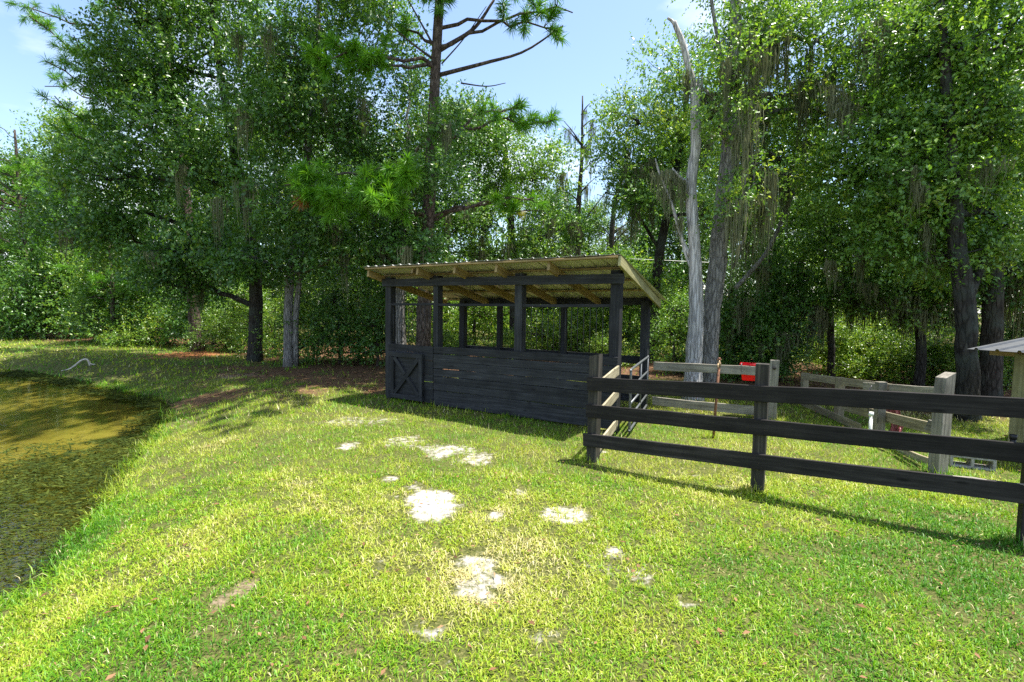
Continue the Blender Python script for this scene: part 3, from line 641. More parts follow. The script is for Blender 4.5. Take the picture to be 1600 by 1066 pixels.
def moss_strands(anchors, lens, r=None, n=26, spread=.10, w=.0085):
    r = r or rng; V = []; T = []; tt = []; b = 0
    for a, ln in zip(anchors, lens):
        k = n; ax = r.uniform(0, 3.14); el_ = np.array([math.cos(ax), math.sin(ax), 0])*1.5
        u_ = r.normal(0, spread, k); off = u_[:, None]*el_ + r.normal(0, spread*.4, (k, 3))*np.array([1, 1, .5]); off[:, 2] += .05*r.random(k)
        l = ln*r.uniform(.25, 1.0, k)**.8*np.exp(-np.abs(u_)/spread*.45)+.06
        seg = 5; ang = r.uniform(0, 3.14, k); wd = np.stack([np.cos(ang), np.sin(ang), 0*ang], -1)
        tn = r.uniform(0, 1, k)*.6+r.uniform(0, .4); drift = np.cumsum(r.normal(0, .013, (k, seg+1, 3)), 1); drift[:, 0] = 0
        for i in range(seg+1):
            f = i/seg; c = a+off*np.array([.8+.25*f-.35*f*f, .8+.25*f-.35*f*f, 1])[None]+np.stack([0*l, 0*l, -l*f], -1)+drift[:, i]
            ww = w*(.35+1.1*math.sin(math.pi*min(1, .25+f*.75)))*r.uniform(.6, 1.3, k)*.75
            V.append(np.stack([c-wd*ww[:, None], c+wd*ww[:, None]], 1)); tt.append(np.repeat(tn, 2))
        B = b+np.arange(k)*2; st = 2*k
        for i in range(seg):
            q = B+i*st; T.append(np.stack([q, q+1, q+st+1], -1)); T.append(np.stack([q, q+st+1, q+st], -1))
        b += (seg+1)*st
    return np.vstack([v.reshape(-1, 3) for v in V]), np.vstack(T), np.concatenate(tt)
def needle_clumps(C, D, n, length, width, tint0, r=None):
    r = r or rng; m = len(C); idx = np.repeat(np.arange(m), n); k = len(idx)
    d = norm(D[idx]*.55 + norm(r.normal(size=(k, 3)))*.8); d[:, 2] -= .05
    b = C[idx] + D[idx]*(r.uniform(-.16, .10, k))[:, None] ; l = length*r.uniform(.7, 1.1, k)
    w = norm(np.cross(d, r.normal(size=(k, 3))))*width
    tip = b+d*l[:, None]; tip[:, 2] -= .12*l*np.hypot(d[:, 0], d[:, 1]); mid = b+d*(l*.55)[:, None]
    V = np.stack([b-w*.35, b+w*.35, mid+w*.5, tip, mid-w*.5], 1).reshape(-1, 3); q = np.arange(k)*5
    T = np.stack([np.stack([q, q+1, q+2], -1), np.stack([q, q+2, q+4], -1), np.stack([q+4, q+2, q+3], -1)], 1).reshape(-1, 3)
    tn = np.clip(tint0[idx] + r.normal(0, .12, k), 0, .9); tn = np.where(tint0[idx] > .93, tint0[idx], tn)
    return V, T, np.repeat(tn, 5)
def merge(parts):
    V = []; T = []; A = []; n = 0
    for v, t, a in parts: V.append(v); T.append(t+n); A.append(a); n += len(v)
    return np.vstack(V), np.vstack(T), np.concatenate(A)
def branch(acc, a, b, r0, r1, sag=.08, seg=5, n=6, lift=.12):
    a = np.asarray(a, float); b = np.asarray(b, float); ln = np.linalg.norm(b-a)
    t = np.linspace(0, 1, n)[:, None]; P = a+(b-a)*t
    P[:, 2] += (np.sin(t[:, 0]*math.pi)*lift*ln); P[1:-1] += rng.normal(0, .025*ln, (n-2, 3))
    acc.tube(P, r0+(r1-r0)*np.linspace(0, 1, n), seg, cap=False); return P
def build_tree(name, base, trunk, clumps, leafmat, barkmat, label, cat='tree', group=None, size=.10, n_spray=24, k_leaf=9, tint0=.45, flat=.58, droop=.25, crad=(.45, .8),
               moss=0, moss_len=(.5, 1.3), bare=(), extra_moss=None, seed=1, twig=None, moss_n=48):
    """base: world point; trunk: list of (world point, radius); clumps: list of (world centre, radii, count)"""
    r = np.random.default_rng(seed); base = np.asarray(base, float); base = np.array([base[0], base[1], float(gz(base[0], base[1]))])
    e = empty(name, base, label, cat, group)
    acc = Acc(); TP = np.array([np.asarray(q[0], float)-base for q in trunk]); TR = np.array([q[1] for q in trunk])
    n = max(10, int(len(TP)*5)); P = curve_pts(TP, n); R = np.interp(np.linspace(0, 1, n), np.linspace(0, 1, len(TR)), TR)
    P[0, 2] -= .3; R[0] *= 1.35; P[1:, :2] += r.normal(0, .007, (n-1, 2))
    acc.tube(P, R, 12, wob=.10)
    nodes = P[2:]; nr = R[2:]
    Cs = []; Rs = []
    for c, rad, cnt in clumps:
        c = np.asarray(c, float)-base; rad = np.broadcast_to(np.asarray(rad, float), (3,)); d = norm(r.normal(size=(cnt, 3)))*(r.random(cnt)**.40)[:, None]
        pc = c+d*rad; Cs.append(pc); Rs.append(r.uniform(crad[0], crad[1], cnt))
    if Cs:
        C = np.vstack(Cs); Rr = np.concatenate(Rs); C[:, 2] = np.maximum(C[:, 2], .25)
        # main limbs run to each envelope's middle, twigs from there to the clumps
        limbs = []
        for c, rad, cnt in clumps:
            c = np.asarray(c, float)-base; rad = np.broadcast_to(np.asarray(rad, float), (3,))
            dd = np.linalg.norm(nodes-c, axis=1) + .9*np.maximum(0, nodes[:, 2]-(c[2]-.15*np.linalg.norm(c[:2]))); i = int(np.argmin(dd))
            tgt = c-np.array([0, 0, rad[2]*.25]); limbs.append(branch(acc, nodes[i], tgt, min(nr[i]*.6, .11), .03, n=8, lift=.06, seg=6))
        LN = np.vstack(limbs)
        for pc in C:
            i = int(np.argmin(np.linalg.norm(LN-pc, axis=1))); branch(acc, LN[i], pc, .022, .007, n=5, seg=4, lift=.05)
    for bp_, r0, r1 in bare:
        pts = curve_pts([np.asarray(q, float)-base for q in bp_], 12); acc.tube(pts, np.linspace(r0, r1, 12), 6)
    obj('trunk', acc.mesh('trunk', barkmat), e)
    if Cs:
        V, T, a = sprays(C, Rr, n_spray, k_leaf, size, flat, droop, tint0, r, C.mean(0)-np.array([0, 0, 1.0])); obj('crown', mesh_np('crown', V, T, leafmat, dict(tint=a)), e)
    if moss and Cs:
        low_ = np.where(C[:, 2] < np.quantile(C[:, 2], .62))[0]; front = low_[np.argsort(C[low_, 1])[:max(8, int(len(low_)*.65))]]; ii = r.choice(front, moss); an = [C[i]+r.normal(0, .12, 3)+np.array([0, -.25, -.05]) for i in ii]; ln = [r.uniform(*moss_len) for i in ii]
        V, T, a = moss_strands(an, ln, r, n=moss_n); tag(obj('spanish_moss', mesh_np('spanish_moss', V, T, M_MOSS, dict(tint=a)), e), kind='stuff')
    for q, l in (extra_moss or []):
        V, T, a = moss_strands([np.asarray(q, float)-base], [l], r, n=moss_n); obj('moss_beard', mesh_np('moss_beard', V, T, M_MOSS, dict(tint=a)), e)
    return e
def build_pine(name, base, trunk, tips, label, seed=1, nn=70, length=.27, width=.013, group=None, barkmat=None, spread=.35, bare=(), dead=()):
    """tips: list of (branch start height, tip world point, clump count, tint)"""
    r = np.random.default_rng(seed); base = np.asarray(base, float); base = np.array([base[0], base[1], float(gz(base[0], base[1]))]); e = empty(name, base, label, 'tree', group)
    acc = Acc(); TP = np.array([np.asarray(q[0], float)-base for q in trunk]); TR = np.array([q[1] for q in trunk]); n = 26
    P = curve_pts(TP, n); R = np.interp(np.linspace(0, 1, n), np.linspace(0, 1, len(TR)), TR); P[0, 2] -= .3; R[0] *= 1.4; acc.tube(P, R, 12, wob=.10)
    C = []; D = []; tn = []
    for hs, tip, cnt, t0 in tips:
        i = int(np.argmin(np.abs(P[:, 2]-hs))); tip = np.asarray(tip, float)-base; br = branch(acc, P[i], tip, min(.05, R[i]*.4), .014, n=9, seg=6, lift=.06)
        for k in range(cnt):
            f = .55+.45*r.random()**.6 if cnt > 1 else 1.0; c0 = br[min(8, int(f*8))]
            sp = spread*max(1, np.linalg.norm(tip-P[i])*.18)
            d = norm(norm(tip-P[i])*.6+r.normal(0, .65, 3)+np.array([0, 0, .25])); c = c0 + d*sp*r.uniform(.3, 1.9)*np.array([1, 1, .75])
            acc.tube([c0, (c0+c)/2+r.normal(0, .03, 3), c], [.014, .010, .006], 4, cap=False); C.append(c); D.append(d); tn.append(t0+r.normal(0, .12) if r.random() > .004 else .97)
    for bp_, r0, r1 in bare:
        pts = curve_pts([np.asarray(q, float)-base for q in bp_], 12); acc.tube(pts, np.linspace(r0, r1, 12), 6)
    obj('trunk', acc.mesh('trunk', barkmat or M_PINEBARK), e)
    V, T, a = needle_clumps(np.array(C), np.array(D), nn, length, width, np.array(tn), r); obj('crown', mesh_np('crown', V, T, M_NEEDLE, dict(tint=a)), e)
    return e
def E_(px, py, Y, rx, ry, rz=None, cnt=20):        # an envelope given by direction, depth and radii in metres
    return (at(px, py, Y), (rx, ry, rz if rz else rx), cnt)
def trunk_px(pts, Y):                               # trunk points at depth Y
    return [(at(x, y, Y if not isinstance(Y, (list, tuple)) else Y[i]), r_) for i, (x, y, r_) in enumerate(pts)]

# --- left: pine with reddish foot
b = gnd(308, 549)
tips = [(7.0, at(45, 25, 15.2), 12, .5), (6.8, at(70, 95, 15.0), 12, .5), (6.5, at(115, 55, 15.0), 12, .55), (6.2, at(85, 150, 15.2), 11, .5), (5.8, at(80, 205, 15.2), 10, .5), (5.5, at(110, 250, 15.2), 9, .5), (6.3, at(150, 120, 14.8), 12, .6), (6.0, at(140, 190, 14.8), 11, .6), (5.5, at(140, 270, 17.5), 7, .45), (6.5, at(105, 205, 17.8), 8, .45), (7.5, at(70, 135, 17.6), 9, .5), (9.0, at(95, 60, 17.8), 10, .5), (10.0, at(30, 10, 17.6), 10, .45), (8.6, at(170, 110, 17), 10, .6),
        (7.2, at(160, 190, 16.8), 9, .6), (11, at(150, 10, 18.5), 12, .5), (12, at(240, -40, 18), 12, .5), (11, at(330, 20, 17), 10, .5), (12.5, at(60, -60, 18), 12, .5), (13.5, at(300, -90, 19), 14, .5), (10.5, at(230, 40, 20), 10, .45), (10.0, at(400, 8, 16.6), 10, .5), (9.5, at(455, 35, 16.4), 8, .5), (14, at(180, -120, 19), 12, .5)]
build_pine('pine_tree', b, [(b, .23), (at(300, 450, b[1]), .19), (at(285, 250, b[1]), .16), (at(255, 30, b[1]), .13), (at(240, -150, b[1]), .06)], tips, 'pine with reddish bark on an orange needle mound left of the oaks', seed=3, nn=80)
# --- left oaks
b = gnd(398, 564)
build_tree('oak_tree', b, [(b, .21), (at(399, 430, b[1]), .18), (at(380, 300, b[1]), .15), (at(350, 150, b[1]), .11), (at(330, 0, b[1]), .05)],
    [E_(235, 150, 15.6, 2.0, 1.8, 1.9, 30), E_(335, 60, 16, 2.0, 1.8, 1.8, 28), E_(170, 265, 15.2, 1.5, 1.6, 1.3, 22), E_(300, 250, 14.9, 2.0, 1.8, 1.6, 30), E_(185, 370, 15.5, 1.3, 1.5, 1.0, 18), E_(300, 375, 14.6, 1.7, 1.6, 1.0, 26), E_(270, 440, 15, 1.2, 1.2, .5, 10), E_(250, -20, 16, 2.2, 2, 1.2, 18), E_(205, 110, 16, 1.3, 1.3, 1.2, 18), E_(225, 20, 16, 1.3, 1.3, 1, 14), E_(430, 130, 15.5, 1.4, 1.2, 1.6, 14), E_(110, 340, 16.5, 1.1, 1.2, .9, 10), (np.array([-8.6, 12.4, 12.3]), (2.6, 1.6, 1.0), 20), (np.array([-10.6, 14.2, 12.0]), (2.2, 1.6, 1.0), 14)],  # last two envelopes: unseen upper crown, added to shade the left lawn
    M_OAK, M_BARK, 'dense dark oak with a thick black trunk left of the twin stems', seed=11, n_spray=38, size=.118, tint0=.40, moss=6)
b = gnd(450, 573)
build_tree('oak_tree', b, [(b, .13), (at(452, 450, b[1]), .115), (at(470, 320, b[1]), .11), (at(490, 150, b[1]), .09), (at(500, -20, b[1]), .05)],
    [E_(455, 70, 14.2, 1.7, 1.6, 1.4, 26), E_(560, 70, 14.6, 1.6, 1.6, 1.4, 24), E_(430, 190, 13.6, 1.6, 1.6, 1.2, 26), E_(550, 190, 14, 1.6, 1.5, 1.2, 24), E_(600, 290, 14.2, 1.1, 1.2, 1.0, 14), E_(440, 310, 13.4, 1.3, 1.4, .9, 18), E_(530, 370, 13.6, 1.4, 1.2, .8, 20), E_(420, 405, 13.6, 1.1, 1.0, .5, 12), E_(520, -30, 14.5, 2, 1.8, 1, 16), (np.array([-5.2, 11.0, 10.8]), (2.2, 1.4, .9), 18), (np.array([-3.2, 10.4, 11]), (1.8, 1.3, .8), 14), E_(600, 400, 13.4, .8, .9, .5, 9)],  # both np.array envelopes are out-of-view crown, put in for shade on the grass
    M_OAK, M_GREYBARK, 'oak with pale twin stems standing nearest the shelter on the left', seed=12, n_spray=36, size=.108, tint0=.42, moss=16, moss_len=(.6, 1.6),
    bare=[([at(462, 574, b[1]+.1), at(463, 480, b[1]), at(478, 380, b[1]), at(500, 250, b[1])], .095, .05)])
# --- tall pine behind the shelter
PY = 13.0; b = gnd(660, 566); b = np.array([at(660, 560, PY)[0], PY, 0])
tips = [(4.3, at(465, 310, 11.4), 20, .55), (4.6, at(560, 300, 11.0), 26, .6), (4.7, at(630, 285, 11.2), 20, .6), (4.4, at(515, 325, 11.0), 20, .6), (4.9, at(445, 290, 11.3), 12, .6), (4.5, at(590, 325, 10.9), 16, .6),
        (7.6, at(495, 98, 11.6), 18, .6), (7.6, at(560, 112, 11.8), 16, .6), (8.6, at(870, 45, 12.6), 10, .3), (8.5, at(895, 20, 12.5), 7, .3), (10, at(830, -5, 12.8), 6, .35), (6.4, at(860, 190, 13), 10, .5), (6.2, at(815, 170, 13.2), 6, .45),
        (10.2, at(770, -60, 13), 10, .4), (10.5, at(610, -50, 13), 10, .4), (12, at(700, -150, 13), 14, .4), (10, at(685, 5, 12.2), 6, .3), (3.6, at(850, 330, 13.2), 8, .7), (3.6, at(835, 310, 13.2), 5, .6), (8.5, at(625, 45, 13.3), 4, .3), (13, at(640, -200, 13.5), 12, .4), (13, at(760, -180, 13.5), 12, .4)]
r = np.random.default_rng(55)
for k in range(46):  # unseen boughs above the frame, added and spread forward to shade the lawn
    x_ = r.uniform(-7.5, 1.9); y_ = r.uniform(6.9, 13.5); z_ = r.uniform(11.5, 17)
    tips.append((z_-1.0, np.array([x_, y_, z_]), 12, .5))
build_pine('pine_tree', b, [(b, .21), (at(664, 450, PY), .18), (at(676, 200, PY), .14), (at(683, 60, PY), .12), (at(690, -60, PY), .11), (at(695, -260, PY), .10), (at(698, -480, PY), .04)], tips,
    'tall straight pine rising behind the shelter with bright needle tufts', seed=5, nn=100, width=.016, length=.28, spread=.26,
    bare=[([at(684, 118, PY), at(760, 98, PY), at(820, 80, PY), at(880, 40, 12.8)], .055, .015), ([at(688, 78, PY), at(740, 45, PY), at(772, 0, PY)], .06, .03), ([at(682, 80, PY), at(660, 40, PY), at(632, -10, PY)], .035, .015),
          ([at(676, 92, PY), at(640, 65, PY), at(600, 30, PY)], .035, .012), ([at(690, 100, PY), at(725, 60, PY), at(760, 10, PY)], .02, .008), ([at(720, 130, PY), at(760, 135, PY), at(790, 130, PY)], .02, .008)])
b = np.array([at(626, 560, 13.6)[0], 13.6, 0])
build_tree('oak_tree', b, [(b, .17), (at(624, 470, 13.6), .15), (at(630, 330, 14), .11), (at(640, 200, 14.3), .06)],
    [E_(660, 250, 15, 1.5, 1.3, 1.2, 22), E_(720, 200, 15.4, 1.3, 1.3, 1.0, 18), E_(640, 360, 14.6, 1.2, 1.1, .9, 16), E_(700, 340, 15, 1.4, 1.2, 1.0, 18), E_(640, 130, 15.5, 1.1, 1.1, .8, 12), E_(672, 270, 12.2, .55, .4, .6, 6), E_(655, 390, 12.2, .7, .4, .45, 8), E_(690, 190, 12.3, .45, .35, .35, 4)],
    M_OAK, M_GREYBARK, 'leafy oak whose pale trunk shows through the left bay of the shelter', seed=13, n_spray=35, tint0=.42, moss=14)
# --- behind the shelter
b = np.array([.1, 17.0, 0])
build_tree('oak_tree', b, [(b, .17), (at(800, 380, 17), .13), (at(790, 250, 17), .09), (at(780, 170, 17), .05)],
    [E_(770, 205, 17, 1.6, 1.4, .9, 20), E_(830, 270, 16.6, 1.5, 1.4, 1.1, 22), E_(745, 300, 16.6, 1.5, 1.4, 1.1, 22), E_(850, 360, 16.4, 1.4, 1.3, .8, 18), E_(760, 390, 16.4, 1.8, 1.3, .7, 20)],
    M_OAK2, M_BARK, 'rounded oak above the middle of the shelter roof', seed=14, n_spray=35, tint0=.45, moss=22)
# bare mossy snags against the sky
for (px, top, Y, sd, lab) in ((906, 150, 20, 31, 'thin bare dead tree hung with moss against the sky, tallest of the pair'), (960, 245, 22, 32, 'leaning mossy dead tree left of the round-crowned tree')):
    b = np.array([at(px, 500, Y)[0], Y, 0]); r = np.random.default_rng(sd); br = []; mo = []
    for k in range(16):
        f = r.uniform(.35, .97); y0 = 480+(top-480)*f; a0 = at(px+(6 if sd == 31 else 22)*(f-.5), y0, Y); ln = r.uniform(.5, 1.5)*(1.15-f*.6); sg = r.choice([-1, 1])
        e1 = a0+np.array([sg*ln*.8, r.normal(0, .4), ln*r.uniform(.3, 1.1)]); br.append(([a0, (a0+e1)/2+np.array([0, 0, .05]), e1], .035, .010))
        for q in range(2): mo.append((a0+(e1-a0)*r.uniform(.3, 1), r.uniform(.4, 1.2)))
    build_tree('dead_tree', b, [(b, .13), (at(px-3, 350, Y), .11), (at(px+3 if sd == 31 else px+20, 250, Y), .07), (at(px+4 if sd == 31 else px+25, top, Y), .025)], [], M_OAK, M_TWIG, lab, bare=br, extra_moss=mo, seed=sd, moss_n=14)
b = np.array([at(1015, 500, 17)[0], 17.0, 0])
build_tree('oak_tree', b, [(b, .2), (at(1030, 400, 17), .16), (at(1060, 250, 17), .11), (at(1080, 100, 17), .05)],
    [E_(1000, 180, 17, 1.3, 1.4, 1.1, 20), E_(1060, 120, 17, 1.5, 1.5, 1.2, 22), E_(975, 250, 17, 1.0, 1.2, .9, 15), E_(1050, 240, 16.6, 1.4, 1.4, 1.2, 24), E_(1120, 190, 17, 1.4, 1.4, 1.5, 24), E_(1010, 320, 16.5, 1.0, 1.1, .6, 12), E_(1120, 330, 17, 1.4, 1.3, .9, 18)],
    M_OAK2, M_BARK, 'round-crowned bright oak behind the bleached dead trunk', seed=15, n_spray=35, tint0=.5, moss=26, moss_len=(.6, 1.5),
    bare=[([at(1030, 390, 17), at(985, 320, 16.8), at(945, 300, 16.8)], .06, .02)])
# --- the bleached snag and the grey trunk twinned with it
SY = 9.9; b = gnd(1083, 624)
build_tree('dead_tree', b, [(b, .20), (at(1084, 560, SY), .165), (at(1088, 480, SY), .14), (at(1086, 400, SY), .12), (at(1080, 300, SY), .105), (at(1087, 220, SY), .095), (at(1086, 140, SY), .095)], [], M_OAK, M_SNAG,
    'bleached barkless dead trunk with a hooked top, in front of the trees', seed=21,
    bare=[([at(1087, 152, SY), at(1078, 112, SY), at(1070, 80, SY), at(1064, 60, SY), at(1057, 44, SY), at(1053, 34, SY)], .072, .042), ([at(1057, 44, SY), at(1051, 34, SY), at(1043, 28, SY)], .04, .022), ([at(1082, 128, SY), at(1079, 112, SY), at(1077, 104, SY)], .05, .006), ([at(1092, 142, SY), at(1091, 128, SY), at(1092, 118, SY)], .045, .005), ([at(1089, 150, SY), at(1100, 140, SY), at(1112, 155, SY), at(1124, 180, SY)], .04, .015),
          ([at(1080, 285, SY), at(1066, 280, SY), at(1050, 263, SY)], .035, .018), ([at(1078, 400, SY), at(1066, 375, SY), at(1050, 320, SY), at(1030, 270, SY), at(1024, 248, SY)], .045, .012), ([at(1080, 420, SY), at(1070, 395, SY), at(1058, 350, SY)], .03, .012),
          ([at(1096, 140, SY), at(1097, 120, SY), at(1098, 112, SY)], .03, .008)],
    extra_moss=[(at(1108, 150, SY), .7), (at(1112, 160, SY), .75), (at(1100, 148, SY), .5), (at(1075, 118, SY), .55), (at(1118, 172, SY), .5), (at(1050, 270, SY), .55), (at(1036, 272, SY), .7), (at(1045, 300, SY), .6), (at(1068, 285, SY), .8), (at(1062, 345, SY), .5)], moss_n=60)
b = gnd(1107, 617); TY = b[1]
build_tree('oak_tree', b, [(b, .16), (at(1107, 560, TY), .19), (at(1113, 480, TY), .185), (at(1122, 400, TY), .175), (at(1131, 300, TY), .16), (at(1142, 200, TY), .14), (at(1148, 90, TY), .12), (at(1150, -20, TY), .10), (at(1160, -150, TY), .03)],
    [E_(1200, 60, 11, .95, 1, .9, 18), E_(1260, 150, 11.2, .95, 1, .8, 18), E_(1180, 190, 11.4, .8, .9, .7, 13), E_(1300, 60, 11.5, 1.1, 1.1, .9, 20), E_(1240, 250, 11.6, .9, .9, .6, 13), E_(1180, -50, 11, 1.4, 1.3, .9, 18), E_(1320, -60, 11.5, 1.5, 1.3, 1, 18), E_(1150, 270, 11.8, .7, .8, .5, 8), E_(1330, 180, 11.8, .9, .9, .7, 14), E_(1150, 110, 9.6, .45, .3, .5, 6), E_(1125, 190, 9.6, .35, .3, .3, 4), E_(1160, 300, 9.7, .4, .3, .45, 5), E_(1180, 30, 10, .6, .4, .5, 7)],
    M_OAK2, M_GREYBARK, 'tall grey-barked tree growing right beside the bleached dead trunk', seed=16, n_spray=34, tint0=.55, size=.08, crad=(.4, .65), moss=44, moss_len=(.6, 1.8),
    bare=[([at(1143, 190, TY), at(1128, 100, TY), at(1118, 40, TY), at(1108, -20, TY)], .05, .03), ([at(1145, 420, TY+.2), at(1170, 350, TY+.1), at(1178, 290, TY+.1), at(1172, 200, TY+.2)], .03, .014), ([at(1172, 262, TY), at(1190, 255, TY), at(1224, 268, TY)], .02, .008), ([at(1150, 450, 11), at(1200, 390, 11.2), at(1240, 300, 11.4)], .05, .04)],
    extra_moss=[(at(x, y, TY+.2), l) for x, y, l in ((1145, 70, .8), (1160, 60, 1.0), (1150, 210, 1.0), (1160, 250, 1.6), (1185, 265, 1.3), (1200, 262, 1.4), (1215, 265, 1.6), (1225, 270, 1.2), (1140, 300, 1.4), (1165, 300, 1.5), (1148, 150, .8), (1180, 320, 1.0), (1195, 300, 1.4), (1120, 60, .5), (1230, 280, 1.3), (1175, 180, 1.4), (1170, 380, 1.0), (1150, 340, 1.6))])
# --- right: big mossy oaks
b = gnd(1512, 655)
build_tree('oak_tree', b, [(b, .17), (at(1512, 560, b[1]), .15), (at(1505, 450, b[1]), .14), (at(1490, 320, b[1]), .11), (at(1480, 150, b[1]), .08), (at(1470, 0, b[1]), .04)],
    [E_(1480, 90, 8.6, 1.2, 1.1, 1.0, 26), E_(1400, 190, 9.0, 1.1, 1.1, 1.0, 24), E_(1540, 180, 8.4, 1.1, 1.0, .9, 24), E_(1480, 270, 8.5, 1.3, 1.1, .9, 28), E_(1390, 330, 9.0, 1.0, 1.0, .7, 20), E_(1560, 330, 8.6, .9, .9, .7, 16), E_(1470, 390, 8.8, 1.2, 1.0, .5, 20), E_(1580, 60, 8.2, 1.2, 1.1, 1.0, 22), E_(1430, 20, 9, 1.2, 1.1, .9, 18), E_(1340, 270, 9.6, .8, .9, .7, 14), E_(1540, -60, 9, 1.5, 1.3, 1, 18)],
    M_OAK2, M_BARK, 'large glossy-leaved oak filling the right side behind the low shed', seed=17, n_spray=40, tint0=.46, size=.074, crad=(.36, .6), moss=14, moss_len=(.4, 1.0),
    bare=[([at(1510, 470, b[1]), at(1550, 380, b[1]+.3), at(1600, 340, b[1]+.5)], .09, .05)],
    extra_moss=[(at(x, y, Y_), l) for x, y, Y_, l in ((1352, 50, 8.8, 1.0), (1364, 60, 8.7, 1.2), (1380, 30, 8.7, .9), (1300, 135, 8.9, .9), (1315, 150, 8.9, .8), (1328, 165, 8.8, .7), (1530, 385, 8.7, .6), (1575, 365, 8.5, .7), (1465, 400, 8.6, .5), (1345, 400, 9.2, .7), (1300, 410, 9.6, .7))])
b = np.array([9.9, 10.2, 0])
build_tree('oak_tree', b, [(b, .2), (at(1552, 480, 10.2), .17), (at(1550, 330, 10.2), .13), (at(1540, 150, 10.2), .09), (at(1530, -50, 10.2), .05)],
    [E_(1600, 120, 10.5, 1.5, 1.3, 1.2, 26), E_(1560, 250, 10.8, 1.5, 1.3, 1.1, 26), E_(1450, 120, 11, 1.5, 1.3, 1.2, 24), E_(1430, 300, 11.4, 1.4, 1.2, 1.0, 24), E_(1600, 400, 10.8, 1.2, 1.2, .7, 18), E_(1500, 440, 11.2, 1.4, 1.2, .5, 18), E_(1680, 250, 10.5, 1.6, 1.3, 1.6, 26), E_(1600, -60, 10.5, 2, 1.5, 1, 22), E_(1400, -20, 11.5, 1.3, 1.2, .9, 16)],
    M_OAK, M_BARK, 'dark mossy oak at the far right behind the glossy-leaved oak', seed=18, n_spray=36, tint0=.42, size=.085, crad=(.45, .7), moss=34, moss_len=(.5, 1.5))
b = np.array([at(1437, 600, 11.5)[0], 11.5, 0])
build_tree('oak_tree', b, [(b, .11), (at(1438, 520, 11.5), .10), (at(1420, 430, 11.6), .08), (at(1400, 340, 11.8), .04)],
    [E_(1350, 400, 11.6, 1.0, 1.0, .6, 18), E_(1420, 440, 11.2, 1.0, .9, .5, 16), E_(1300, 350, 12, 1.0, 1.0, .7, 18), E_(1330, 460, 11.6, .8, .8, .4, 10), E_(1450, 490, 11.0, .8, .8, .35, 10)],
    M_OAK2, M_BARK, 'low spreading oak behind the collapsed fence', seed=19, n_spray=36, tint0=.44, size=.075, crad=(.4, .65), moss=22, moss_len=(.4, .9))
b = np.array([at(1225, 600, 13.5)[0], 13.5, 0])
build_tree('oak_tree', b, [(b, .15), (at(1215, 480, 13.5), .13), (at(1205, 380, 13.5), .1), (at(1190, 280, 13.5), .05)],
    [E_(1200, 420, 12.8, 1.2, 1.0, .7, 20), E_(1260, 470, 12.4, 1.1, .9, .6, 18), E_(1160, 480, 12.6, .9, .9, .6, 13), E_(1250, 340, 13.4, 1.2, 1.1, .9, 20), E_(1190, 330, 14, 1.0, 1.0, .7, 13), E_(1210, 525, 12.2, .9, .7, .35, 10)],
    M_OAK, M_BARK, 'dark thicket oak just right of the grey-barked tree', seed=20, n_spray=36, tint0=.42, size=.08, crad=(.42, .7), moss=20)
b = np.array([at(1300, 580, 13)[0], 13.0, 0])
build_tree('oak_tree', b, [(b, .09), (at(1297, 500, 13), .08), (at(1290, 430, 13), .06), (at(1280, 360, 13), .03)],
    [E_(1300, 440, 13, .9, .9, .7, 14), E_(1270, 400, 13.2, .8, .8, .6, 10)], M_OAK2, M_BARK, 'slender mossy tree behind the collapsed fence, left of the low oak', seed=22, n_spray=22, moss=20, moss_len=(.5, 1.3), size=.075)

# --- copies that fill the wood behind: three kinds share their meshes
def copy_tree(root, loc, rz, sc, label=None, group=None):
    c = root.copy(); scn.collection.objects.link(c); c.location = [float(q) for q in loc]; c.rotation_euler = (0, 0, rz); c.scale = (sc, sc, sc)
    if label: c['label'] = label
    if group: c['group'] = group
    for ch in root.children:
        d = ch.copy(); scn.collection.objects.link(d); d.parent = c
    return c
def proto(seed, h, rad, label, mat, leaf=.165, n=14, cnt=13, tint=.45, moss=0, trunk_r=.18, low=.22, k=7, ns=24, name='oak_tree', cr=(.6, 1.0)):
    r = np.random.default_rng(seed); B = np.array([0, 200.0+seed*10, 0]); cl = []
    for i in range(n):
        f = low+(1-low)*(i+.5)/n; w = rad*math.sin(math.pi*min(.93, .18+.78*(f-low)/(1-low)))
        a = i*2.4+r.uniform(-.4, .4); q = B+np.array([math.cos(a)*w*.62, math.sin(a)*w*.62, h*f]); cl.append((q, (rad*.42, rad*.42, h*.09), cnt))
    return build_tree(name, B, [(B, trunk_r), (B+np.array([.1, 0, h*.35]), trunk_r*.8), (B+np.array([-.1, .1, h*.7]), trunk_r*.5), (B+np.array([0, 0, h*.95]), trunk_r*.2)], cl, mat, M_BARK, label, seed=seed, size=leaf, n_spray=ns, k_leaf=k, tint0=tint, moss=moss, crad=cr)
WG = 'background trees in the wood behind the lawn'
pa = proto(51, 12.5, 3.6, '', M_OAK2, moss=10); pb = proto(52, 10.5, 3.2, '', M_OAK, moss=16, tint=.42); pc = proto(53, 14, 3.0, '', M_FAR, tint=.5, moss=8)
